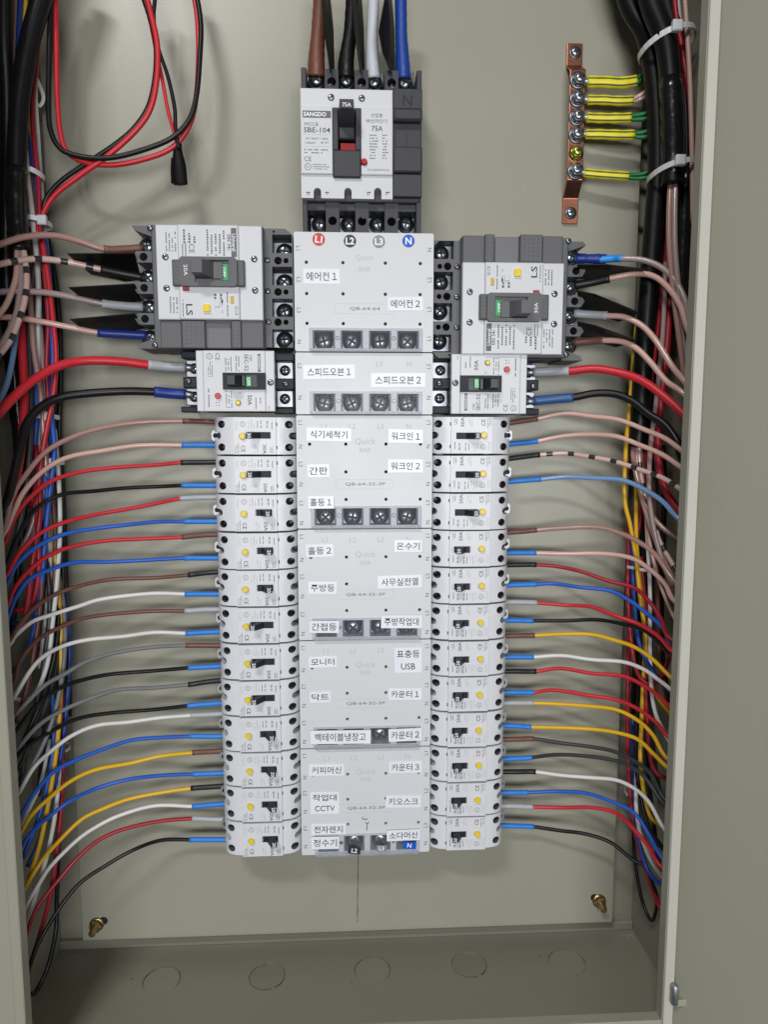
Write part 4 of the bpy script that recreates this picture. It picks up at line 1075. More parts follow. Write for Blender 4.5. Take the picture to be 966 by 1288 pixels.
RW = [
 (0, 'strand_pink', 'clear copper pink', 'brown', conv(RE, [(272, 60), (340, 50), (383, 43), (470, 29), (560, 31), (650, 49), (740, 81), (800, 111), (862, 148)])),
 (0, 'strand_pink', 'clear copper pink', 'blue', conv(RE, [(270, 129), (340, 122), (383, 117), (470, 101), (560, 98), (640, 106), (720, 131), (790, 166), (858, 210)])),
 (1, 'strand_dash', 'black dashed clear copper', 'black', conv(RE, [(272, 177), (340, 168), (390, 162), (480, 160), (560, 171), (640, 184), (720, 206), (790, 236), (856, 282)])),
 (1, 'strand_blue', 'clear pale blue', 'blue', conv(RE, [(268, 252), (340, 246), (393, 242), (480, 236), (570, 236), (660, 249), (730, 276), (790, 316), (846, 375)])),
 (3, 'strand_brown', 'clear brown', 'brown', conv(RE, [(264, 418), (330, 414), (380, 409), (480, 405), (580, 402), (650, 413), (710, 441), (770, 491), (836, 580)])),
 (3, 'strand_pink', 'clear copper pink', 'blue', conv(RE, [(262, 484), (330, 484), (378, 484), (480, 487), (600, 489), (690, 501), (750, 531), (800, 581), (836, 640)])),
 (4, 'dark_red', 'red', 'black', conv(RE, [(262, 524), (330, 523), (378, 523), (450, 527), (530, 543), (620, 573), (700, 601), (750, 641), (790, 701), (815, 760)])),
 (4, 'blue', 'blue', 'blue', conv(RE, [(258, 591), (320, 589), (380, 587), (440, 583), (520, 594), (620, 613), (690, 641), (740, 681), (790, 731), (828, 775)])),
 (5, 'red', 'red', 'grey', conv(RE, [(262, 645), (330, 646), (380, 648), (480, 653), (560, 666), (640, 691), (720, 726), (780, 760), (826, 806)])),
 (5, 'black_wire', 'black', 'blue', conv(RE, [(258, 705), (320, 706), (368, 707), (480, 706), (580, 709), (660, 719), (730, 742), (780, 776), (826, 826)])),
 (6, 'yellow', 'yellow', 'brown', conv(RF, [(258, 53), (320, 51), (373, 50), (460, 46), (560, 48), (640, 63), (700, 91), (760, 131), (822, 195)])),
 (6, 'white_wire', 'white', 'blue', conv(RF, [(256, 121), (320, 121), (370, 121), (460, 119), (560, 126), (660, 133), (730, 156), (780, 191), (824, 232)])),
 (7, 'red', 'red', 'black', conv(RF, [(258, 168), (320, 168), (378, 168), (460, 164), (560, 173), (660, 186), (730, 211), (780, 246), (820, 284)])),
 (7, 'red', 'red', 'blue', conv(RF, [(254, 237), (320, 237), (370, 237), (440, 231), (540, 246), (640, 266), (710, 291), (770, 336), (814, 384)])),
 (8, 'yellow', 'yellow', 'grey', conv(RF, [(256, 272), (320, 272), (370, 272), (460, 273), (560, 279), (640, 293), (710, 326), (760, 376), (810, 452)])),
 (8, 'yellow', 'yellow', 'blue', conv(RF, [(254, 345), (320, 348), (362, 351), (450, 353), (560, 357), (640, 366), (710, 396), (760, 436), (808, 482)])),
 (9, 'charcoal', 'charcoal', 'brown', conv(RF, [(256, 392), (320, 391), (370, 390), (460, 399), (560, 416), (640, 436), (710, 466), (760, 511), (804, 592)])),
 (9, 'charcoal', 'charcoal', 'blue', conv(RF, [(252, 457), (320, 454), (365, 451), (450, 443), (560, 451), (660, 466), (730, 511), (802, 612)])),
 (10, 'white_wire', 'white', 'black', conv(RF, [(254, 498), (320, 498), (376, 498), (460, 511), (560, 513), (640, 521), (700, 551), (750, 601), (798, 690)])),
 (10, 'blue', 'blue', 'blue', conv(RF, [(246, 566), (310, 566), (352, 566), (450, 563), (540, 569), (620, 591), (700, 636), (750, 701), (796, 790)])),
 (11, 'red', 'red', 'grey', conv(RF, [(250, 609), (320, 611), (367, 613), (460, 616), (560, 618), (640, 636), (690, 671), (740, 741), (788, 815)])),
 (11, 'black_wire', 'black', 'blue', conv(RF, [(246, 674), (310, 676), (370, 679), (460, 691), (540, 698), (620, 731), (690, 781)]) + conv(RG, [(240, 640), (272, 705), (284, 770), (268, 850), (235, 800), (208, 690), (192, 560), (190, 420)])),
]
cnt = {}
for i, (k, mt, cn, sn, pp) in enumerate(RW):
    n = len(pp); pts = []; lastw = i == len(RW) - 1
    for j, (a, b) in enumerate(pp):
        t = j / (n - 1)
        if lastw: d = 22 + (50 * min(1, max(0, (j - 2) / 6)) if j < 9 else 50 - 12 * (j - 8))
        else: d = 22 + 82 * max(0, (t - 0.25) / 0.75) ** 1.3
        pts.append(P3(a, b, d))
    if not lastw: finish(pts, False)
    pole = 'upper' if cnt.get(k, 0) == 0 else 'lower'; cnt[k] = 1
    wire('branch_wire', f'{cn} wire with {sn} sleeve, {pole} pole of {ORD[k]} breaker under earth bar', 'wire', GRP, mt, 2.05 if i < 6 else 1.75, pts, 2, 'shrink_' + sn, 2.35)

# feeders of the larger breakers
FL, FRz = ZV(0, 260, 2.542), ZV(540, 270, 2.683)
def feeder(label, mt, r, pp, ns, smat, srad, d0, d1, left, tail=True, extra=None, pw=1.5):
    n = len(pp); pts = []
    for j, (a, b) in enumerate(pp):
        t = j / (n - 1); pts.append(P3(a, b, d0 + (d1 - d0) * t ** pw))
    if tail:
        e = pts[-1]; xw = (XL + 6) if left else (XR - 6)
        pts += [Vector((xw, e.y - 25, min(d1 + 10, 112))), Vector((xw, e.y - 80, 90))]
    return wire('feeder_wire', label, 'wire', 'feeder wires of the larger breakers', mt, r, pts, ns, smat, srad, 7)
feeder('clear brown wire with brown sleeve to 20A four pole breaker', 'strand_brown', 2.5, conv(FL, [(452, 132), (400, 136), (330, 136), (250, 110), (170, 92), (80, 96), (0, 120), (-40, 140)]), 2, 'shrink_brown', 3.2, 33, 92, True)
feeder('black dashed clear wire with black sleeve to 20A four pole breaker', 'strand_dash', 2.5, conv(FL, [(455, 226), (390, 214), (320, 200), (220, 178), (130, 167), (60, 172), (0, 184), (-40, 200)]), 2, 'shrink_black', 3.4, 33, 92, True)
feeder('clear grey wire with grey sleeve to 20A four pole breaker', 'strand_grey', 2.5, conv(FL, [(456, 321), (400, 318), (325, 310), (240, 292), (150, 275), (60, 270), (0, 273), (-40, 282)]), 2, 'shrink_grey', 3.6, 33, 92, True)
feeder('clear pink wire with blue taped end to 20A four pole breaker', 'strand_pink', 2.4, conv(FL, [(468, 412), (400, 408), (310, 402), (220, 385), (120, 365), (50, 355), (0, 353), (-40, 358)]), 2, 'tape_blue', 3.7, 33, 92, True)
feeder('thick red wire with grey sleeve to 50A breaker away from earth bar', 'red', 3.6, conv(FL, [(592, 514), (530, 511), (472, 506), (380, 495), (270, 493), (190, 508), (120, 545), (60, 592), (-10, 665)]), 2, 'light_grey', 4.2, 34, 104, True)
feeder('thick black wire with blue taped end to 50A breaker away from earth bar', 'black_wire', 3.5, conv(FL, [(592, 600), (545, 597), (492, 592), (400, 590), (280, 597), (190, 610), (130, 640)]) + conv(WA, [(82, 60), (62, 140), (36, 250), (4, 345)]), 2, 'tape_blue', 4.6, 34, 100, True)
feeder('clear pink wire with long blue sleeve to 30A four pole breaker', 'strand_grey', 2.5, conv(FRz, [(492, 147), (560, 151), (620, 149), (652, 148), (720, 153), (780, 176), (830, 222), (868, 300), (884, 390)]), 3, 'light_blue', 3.0, 33, 90, False)
feeder('clear pink wire with black sleeve to 30A four pole breaker', 'strand_pink', 2.5, conv(FRz, [(488, 239), (550, 228), (610, 215), (700, 200), (760, 209), (810, 250), (850, 312), (880, 400)]), 2, 'shrink_black', 3.6, 33, 90, False)
feeder('clear pink wire with grey sleeve to 30A four pole breaker', 'strand_pink', 2.5, conv(FRz, [(488, 334), (545, 338), (600, 341), (660, 346), (720, 376), (770, 431), (820, 511), (868, 570)]), 2, 'light_grey', 3.6, 33, 90, False)
feeder('clear pink wire with brown sleeve to 30A four pole breaker', 'strand_pink', 2.5, conv(FRz, [(488, 431), (540, 427), (588, 424), (650, 428), (700, 451), (750, 501), (800, 561), (866, 612)]), 2, 'shrink_brown', 3.4, 33, 90, False)
feeder('thick red wire with grey sleeve to 50A breaker under earth bar', 'red', 3.5, conv(FRz, [(352, 532), (415, 529), (473, 528), (560, 520), (650, 535), (720, 561), (790, 611), (870, 686)]), 2, 'light_grey', 4.1, 34, 96, False)
feeder('thick black wire with blue sleeve to 50A breaker under earth bar', 'black_wire', 3.4, conv(FRz, [(352, 629), (425, 622), (485, 617), (560, 603), (630, 606), (690, 631), (740, 671)]) + conv(RE, [(800, 62), (842, 120), (858, 175)]), 2, 'navy_sleeve', 4.2, 34, 92, False)

# blue tape under the long blue sleeve
x = P3(*FRz.px(495, 148), 33); y = P3(*FRz.px(598, 150), 36)
t = thing('tape_wrap', 'crumpled dark blue tape on the terminal of 30A four pole breaker', 'tape', x.x, x.y)
mb = MB(); mb.tube([x, x.lerp(y, .3), x.lerp(y, .6), y], lambda q: 4.1 + 0.22 * math.sin(q * 11) + 0.15 * math.sin(q * 29), 'tape_blue', 10, 5); mb.build('wrap', t, t)

# phase barriers of the four pole breakers
def barrier(root, zv, pts):
    def f(m):
        v = [Vector((*zv(a, b, d), d)) for a, b, d in pts]; n = len(v); off = Vector((0, 0.8, 0.1))
        m.add([tuple(p) for p in v] + [tuple(p + off) for p in v], [tuple(range(n)), tuple(range(2 * n - 1, n - 1, -1))] + [(i, (i + 1) % n, n + (i + 1) % n, n + i) for i in range(n)], 'barrier')
    ob = part('phase_barrier', f, FP)
    ob.parent = root
    if root is FR: ob.matrix_parent_inverse = (Matrix.Translation(Vector(FR.location)) @ Matrix.Rotation(math.pi, 4, 'Y')).inverted() @ Matrix.Translation(Vector((ORG[FP.name][0] / 1000, 0, ORG[FP.name][1] / 1000)))
barrier(FP, FL, [(214, 152, 60), (430, 150, 56), (452, 235, 14), (400, 240, 12), (290, 217, 18), (250, 185, 40)])
barrier(FP, FL, [(218, 260, 60), (430, 248, 56), (452, 300, 14), (400, 310, 12), (290, 308, 18), (250, 285, 40)])
barrier(FP, FL, [(222, 362, 60), (430, 343, 56), (460, 388, 14), (400, 402, 12), (300, 402, 18), (255, 385, 40)])
barrier(FR, FRz, [(500, 170, 56), (600, 170, 60), (735, 186, 62), (700, 200, 40), (620, 220, 16), (505, 218, 12)])
barrier(FR, FRz, [(500, 258, 56), (560, 270, 60), (706, 330, 62), (690, 345, 40), (640, 362, 16), (505, 318, 12)])
barrier(FR, FRz, [(500, 362, 56), (560, 375, 60), (700, 425, 62), (680, 436, 40), (630, 448, 16), (505, 412, 12)])

# supply cables on the main breaker
for lab, mt, r, pp in (('brown taped supply cable on the main breaker', 'rust', 7.4, [(162, 415), (162, 330), (170, 200), (178, 80), (186, -40), (190, -120)]),
                       ('black taped supply cable on the main breaker', 'black_wire', 7.0, [(322, 420), (324, 330), (342, 200), (352, 80), (358, -40), (360, -120)]),
                       ('white taped supply cable on the main breaker', 'white_tape', 6.0, [(470, 425), (464, 330), (464, 200), (468, 80), (472, -40), (474, -120)]),
                       ('blue supply cable on the main breaker', 'dark_blue', 6.4, [(632, 428), (628, 330), (622, 200), (620, 80), (618, -40), (618, -120)])):
    pts = [P3(*ZM.px(a, b), 34 + 3 * i) for i, (a, b) in enumerate(pp)]
    wire('supply_cable', lab, 'cable', 'supply cables of the main breaker', mt, (lambda rr: (lambda t: rr * (1.0 - 0.25 * min(1, t * 2.2) + 0.02 * math.sin(t * 60))))(r), pts, seg=16)

# earth wires
for k, (zy, h, ya, gm, lab) in enumerate(((0, 10.4, [(368, 272), (420, 272), (480, 275), (530, 268)], [(560, 250), (600, 240)], 'thick green wire in yellow sleeve'),
        (1, 8.6, [(368, 332), (420, 332), (470, 335), (518, 333)], [(545, 322), (575, 305)], 'clear grey earth wire in yellow sleeve'),
        (2, 9.0, [(365, 390), (410, 392), (460, 392), (512, 391)], [(545, 388), (590, 382)], 'green wire in yellow sleeve'),
        (3, 9.0, [(362, 446), (410, 446), (465, 448), (523, 448)], [(550, 448), (592, 440)], 'green wire in yellow sleeve'),
        (5, 8.2, [(356, 574), (400, 578), (455, 582), (505, 585)], [(545, 585), (590, 575)], 'green wire in yellow sleeve'))):
    nm = ['top', 'second', 'third', 'fourth', '', 'lowest'][zy]
    p = [P3(*ZE.px(a, b), 18 + 1.5 * i) for i, (a, b) in enumerate(ya)]
    g = [P3(*ZE.px(a, b), 24 + 4 * i) for i, (a, b) in enumerate(gm)]
    rt = thing('earth_wire', f'{lab}, {nm} one on the copper bar', 'wire', p[0].x, p[0].y, 'earth wires on the copper bar')
    mb = MB()
    for s_ in (-1, 1):
        o = Vector((0, s_ * h * 0.16, s_ * 0.4)); mb.tube([q + o for q in p[2:]] + [q + o * (1.2 + 0.6 * j) for j, q in enumerate(g)], h * 0.22, 'green_wire' if zy != 1 else ('strand_grey' if s_ < 0 else 'strand_pink'), 8, 5)
    mb.build('conductor', rt, rt)
    mb = MB(); mb.tube(p, lambda t: h * 0.5 * (0.95 + 0.05 * math.sin(t * 19 + zy)), 'yellow_sleeve', 12, 5, flat=(0.72, 1.0)); sl = mb.build('sleeve', rt, rt)
    mb = MB()
    for off in (0.30, -0.62): mb.tube([q + Vector((0, off * h * 0.5, h * 0.36 * math.sqrt(1 - off * off) + 0.02)) for q in p], 0.55, 'green_stripe', 6, 5)
    mb.build('stripe', sl, rt)
    mb = MB(); X, Z = ECX, EZ[zy]
    mb.lathe(X, Z, [(7.4, 14.1), (7.4, 15.2), (5, 15.2)], 'zinc', 20)
    mb.tube([Vector((X + 5, Z, 15.5)), Vector((p[0].x - 1, p[0].y, 17)), Vector((p[0].x + 4, p[0].y, 18))], lambda t: 2.4 + 0.4 * t, 'zinc_white', 8, 2); mb.build('ring_lug', rt, rt)

# loose red and black leads
Z1 = ZV(0, 0, 2.611)
def lead(name, label, items, r=1.9, cat='lead', extra=None):
    rt = thing(name, label, cat, *P(*Z1.px(*items[0][1][0]), 45))
    for mt, pp, d0, d1, rr in items:
        n = len(pp)
        mb = MB(); mb.tube([P3(*Z1.px(a, b), d0 + (d1 - d0) * i / (n - 1)) for i, (a, b) in enumerate(pp)], rr, mt, 10, 6)
        mb.build('red_core' if 'red' in mt else 'black_core', rt, rt)
    if extra: extra(rt)
lead('loose_lead', 'red and black twin lead hanging in a wide U loop', [
    ('red', [(178, -160), (180, -20), (184, 150), (186, 300), (196, 430), (222, 502), (290, 536), (380, 541), (480, 521), (560, 488), (612, 430), (640, 345), (651, 200), (648, 70), (634, -20), (600, -160)], 42, 40, 2.1),
    ('black_wire', [(160, -160), (165, -20), (161, 150), (158, 350), (167, 435), (202, 492), (275, 516), (362, 518), (460, 495), (560, 455), (620, 394), (645, 310), (656, 180), (659, 80), (644, -20), (612, -160)], 46, 44, 2.1)])
lead('loose_lead', 'red and black twin lead curving down to the cable tie beside the white wire', [
    ('red', [(120, 770), (132, 720), (175, 645), (262, 576), (350, 514), (440, 434), (492, 360), (514, 260), (516, 150), (496, 50), (478, -20), (440, -160)], 36, 56, 2.2),
    ('black_wire', [(135, 720), (152, 650), (205, 590), (300, 526), (380, 472), (440, 420), (486, 350), (508, 255), (511, 150), (492, 62), (466, -20), (428, -160)], 36, 50, 2.0)])
def tape_end(rt):
    pts = [(585, 470), (583, 500), (587, 540), (590, 580), (592, 606)]
    def f(m):
        m.tube([P3(*Z1.px(a, b), 40) for a, b in pts], lambda t: 2.6 + 2.9 * min(1, t * 1.7), 'barrier', 12, 5, flat=(0.5, 1.05))
        m.tube([P3(*Z1.px(a, b), 38) for a, b in ((570, 520), (568, 560), (570, 602))], 2.2, 'barrier', 10, 4, flat=(0.6, 1.0))
    part('tape_end', f, rt)
lead('loose_lead', 'thin red and black twin lead ending in a flag of black tape', [
    ('red', [(470, -160), (484, -20), (498, 100), (530, 250), (550, 360), (572, 440), (584, 490)], 48, 40, 1.5),
    ('black_wire', [(500, -160), (508, -20), (504, 60), (520, 160), (550, 250), (572, 350), (576, 420), (586, 490)], 52, 42, 1.6)], extra=tape_end)

# ---------------------------------------------------------------- wire bundles along the side walls
def bundle(items, side, cat_default='wire'):
    for (name, label, mt, r, pp, d0, d1) in items:
        n = len(pp)
        pts = [P3(a, b, d0 + (d1 - d0) * i / (n - 1)) for i, (a, b) in enumerate(pp)]
        for q in pts:
            q.x = max(XL + r + 0.5, min(XR - r - 0.5, q.x))
        rt = thing(name, label, 'cable' if name == 'thick_cable' else 'wire', pts[0].x, pts[0].y, f'wires bundled along the wall {side}')
        mb = MB(); mb.tube(pts, r, mt, 14 if r > 4 else 9, 6); mb.build('sheath' if r > 4 else 'insulation', rt, rt)
        if 'tape' in label and name == 'thick_cable':
            c = catmull(pts, 6)[-16:]; mb = MB(); mb.tube(c, lambda t: r * 1.06 + 0.55 * math.sin(t * 41) * math.sin(t * 17 + 1) - (2.4 * max(0, t - .85) / .15), 'tape_black', 18, 1)
            tp = mb.build('tape_wrap', rt, rt)
SL = 'away from the earth bar'; SR = 'beside the earth bar'
bundle([
 ('thick_cable', 'thick black cable bending over the bundle, its end wrapped in tape', 'cable', 7.6, [(78, -90), (51, 0), (35, 60), (25, 120), (21, 180), (20, 240), (22, 290), (25, 316)], 52, 58),
 ('thick_cable', 'thick black cable pressed into the wall corner behind the taped cable', 'cable', 6.0, [(6, -90), (5, 40), (8, 110), (9, 200), (7, 330), (6, 430), (18, 520), (30, 620)], 60, 20),
 ('bundle_wire', 'clear copper wire beside the blue one above the taped cable bend', 'strand_brown', 2.4, [(18, -90), (17, 0), (15, 50), (13, 100), (14, 150), (20, 210)], 36, 34),
 ('bundle_wire', 'blue wire passing behind the taped black cable', 'dark_blue', 2.2, [(27, -90), (25, 0), (22, 60), (26, 120), (34, 170), (42, 215), (48, 270), (53, 310), (60, 380), (64, 470), (63, 540), (60, 600)], 30, 26),
 ('bundle_wire', 'yellow wire passing behind the taped black cable', 'yellow', 2.0, [(33, -90), (31, 0), (28, 50), (32, 120), (35, 165), (40, 215), (44, 280), (50, 340)], 24, 24),
 ('bundle_wire', 'red wire crossing the two upper ties next to the white wire', 'dark_red', 2.0, [(50, -90), (48, 40), (44, 90), (40, 135), (43, 185), (48, 230), (50, 290), (55, 340), (60, 400), (58, 460), (60, 530), (50, 580), (38, 640)], 30, 46),
 ('bundle_wire', 'white wire emerging beside the red wire above the upper tie', 'white_wire', 1.8, [(44, 60), (44, 120), (47, 170), (51, 230), (56, 290), (62, 350)], 22, 20),
 ('bundle_wire', 'broad white wire running through the two upper ties', 'white_wire', 2.3, [(31, 190), (34, 225), (40, 270), (45, 320), (48, 370), (47, 430), (48, 500), (47, 560), (54, 630), (62, 700), (58, 770), (50, 840)], 36, 40),
 ('bundle_wire', 'brown wire beside the broad white wire', 'brown', 2.1, [(30, 160), (34, 200), (40, 240), (45, 300), (40, 370), (46, 430), (50, 480), (55, 540), (64, 610), (69, 680), (66, 740), (52, 790), (38, 850)], 30, 40),
 ('bundle_wire', 'clear brown wire leaving the tape end of the thick cable', 'strand_brown', 2.4, [(27, 305), (33, 340), (38, 390), (42, 440), (50, 490), (54, 540), (57, 600), (46, 660), (28, 700)], 44, 50),
 ('bundle_wire', 'black dashed clear wire curling from the tape end to the frame', 'strand_dash', 2.4, [(28, 308), (33, 345), (31, 375), (24, 400), (14, 425), (2, 442), (-10, 456)], 60, 96),
 ('bundle_wire', 'clear grey wire curling from the tape end to the frame', 'strand_grey', 2.4, [(24, 312), (26, 350), (22, 385), (14, 410), (3, 430), (-10, 446)], 58, 96),
 ('bundle_wire', 'clear pink wire curling from the tape end to the frame', 'strand_pink', 2.3, [(21, 312), (20, 345), (13, 370), (4, 388), (-10, 402)], 58, 96),
 ('bundle_wire', 'clear blue wire curling under the dashed one', 'strand_blue', 2.2, [(23, 314), (21, 400), (16, 445), (9, 480), (0, 500), (-10, 512)], 50, 96),
 ('bundle_wire', 'thick red wire dropping straight behind the feeder wires', 'red', 3.4, [(20, 330), (25, 400), (28, 450), (30, 500), (28, 540), (22, 590), (10, 640), (-4, 670)], 40, 96),
 ('bundle_wire', 'charcoal wire between the thick red and the blue wire', 'charcoal', 2.2, [(34, 330), (35, 400), (37, 460), (38, 520), (36, 580), (26, 650), (12, 700), (0, 740)], 34, 90),
 ('bundle_wire', 'blue wire in front of the brown one at the thick red feeder', 'blue', 2.1, [(36, 350), (39, 410), (43, 470), (46, 520), (44, 570), (58, 610), (56, 680), (50, 750), (40, 800), (24, 835), (10, 848)], 40, 60),
 ('bundle_wire', 'grey wire in the middle of the bundle', 'strand_grey', 2.1, [(47, 350), (50, 410), (54, 470), (56, 530), (50, 600), (40, 660), (20, 700)], 28, 60),
 ('bundle_wire', 'bright red wire bending out over the third tie', 'red', 2.1, [(52, 300), (60, 350), (66, 400), (70, 450), (66, 500), (58, 540), (50, 590), (46, 650), (48, 720), (38, 760), (18, 768)], 44, 62),
 ('bundle_wire', 'deep blue wire beside the bright red wire', 'blue', 2.1, [(56, 300), (61, 350), (65, 410), (66, 470), (64, 520), (68, 565), (62, 620), (56, 680), (52, 730), (42, 780), (14, 784)], 34, 62),
 ('bundle_wire', 'outermost black wire touching the plate edge', 'black_wire', 2.3, [(60, 300), (70, 360), (75, 420), (76, 480), (74, 540), (78, 610), (81, 690), (83, 760), (86, 830), (87, 900)], 16, 16),
 ('bundle_wire', 'black wire just inside the outermost one', 'black_wire', 2.1, [(66, 520), (70, 560), (76, 620), (78, 690), (80, 760), (78, 830), (70, 900), (58, 960)], 22, 40),
 ('bundle_wire', 'white wire with the printed sheath between black wires', 'white_wire', 1.9, [(68, 540), (73, 600), (75, 660), (72, 720), (66, 780), (60, 830), (48, 865), (34, 880), (14, 878)], 30, 84),
 ('bundle_wire', 'yellow wire showing low in the bundle above the small tie', 'yellow', 1.9, [(62, 600), (65, 660), (72, 730), (76, 800), (76, 860), (72, 930), (62, 1000), (50, 1060), (36, 1105)], 28, 80),
 ('bundle_wire', 'blue wire beside the plate edge low in the bundle', 'dark_blue', 2.0, [(76, 700), (84, 770), (87, 830), (83, 890), (76, 950), (62, 1010), (48, 1060), (34, 1090)], 24, 76),
 ('bundle_wire', 'grey wire crossing the low yellow wire', 'grey_wire', 1.9, [(70, 700), (80, 770), (80, 830), (70, 890), (52, 940), (26, 985)], 28, 92),
 ('bundle_wire', 'black wire curving out under the white wires', 'black_wire', 2.0, [(74, 740), (72, 800), (62, 850), (48, 890), (30, 930), (14, 960)], 40, 92),
 ('bundle_wire', 'charcoal wire curving out beside the black one', 'charcoal', 2.0, [(78, 780), (70, 840), (56, 890), (40, 930), (22, 970)], 34, 90),
 ('bundle_wire', 'blue wire low in the bundle behind the small tie', 'blue', 1.9, [(62, 840), (66, 890), (66, 945), (56, 1000), (44, 1040), (28, 1080)], 36, 84),
 ('bundle_wire', 'white wire low in the bundle beside the red one', 'white_wire', 1.9, [(60, 860), (70, 910), (74, 960), (70, 1015), (60, 1070), (46, 1120), (33, 1160)], 32, 76),
 ('bundle_wire', 'thin white wire curling to the frame low in the bundle', 'white_wire', 1.6, [(62, 930), (52, 980), (40, 1010), (24, 1040)], 44, 92),
 ('bundle_wire', 'red wire low in the bundle beside the corner', 'dark_red', 2.0, [(74, 830), (78, 890), (79, 945), (77, 1010), (71, 1070), (62, 1130), (48, 1180), (37, 1215)], 20, 76),
 ('bundle_wire', 'black wire looping lowest over the corner of the floor', 'black_wire', 2.0, [(76, 880), (76, 960), (74, 1040), (71, 1130), (70, 1170), (60, 1215), (46, 1245), (36, 1252)], 16, 84),
 ('bundle_wire', 'black wire buried between the thick red and charcoal wires', 'black_wire', 2.6, [(26, 330), (32, 420), (36, 500), (34, 560), (30, 640), (22, 720), (14, 800)], 18, 60),
 ('bundle_wire', 'charcoal wire deepest against the wall corner', 'charcoal', 2.6, [(46, 330), (48, 430), (52, 540), (54, 640), (58, 740), (60, 830), (56, 920), (48, 1000)], 6, 20),
 ('bundle_wire', 'black wire beside the deep blue wire near the wall', 'black_wire', 2.4, [(52, 340), (56, 430), (60, 520), (66, 620), (70, 720), (72, 810), (66, 900), (54, 970)], 14, 44),
 ('bundle_wire', 'dark red wire deep behind the lower branch wires', 'dark_red', 2.2, [(44, 560), (50, 640), (40, 710), (34, 760), (26, 790)], 50, 84),
 ('bundle_wire', 'dark grey wire deep behind the white branch wires', 'charcoal', 2.2, [(58, 700), (62, 770), (52, 850), (40, 910), (30, 960), (20, 1010)], 40, 88),
 ('bundle_wire', 'brown wire deep in the lower curve of the bundle', 'brown', 2.0, [(56, 680), (50, 760), (42, 820), (32, 870), (20, 910)], 50, 90),
], SL)
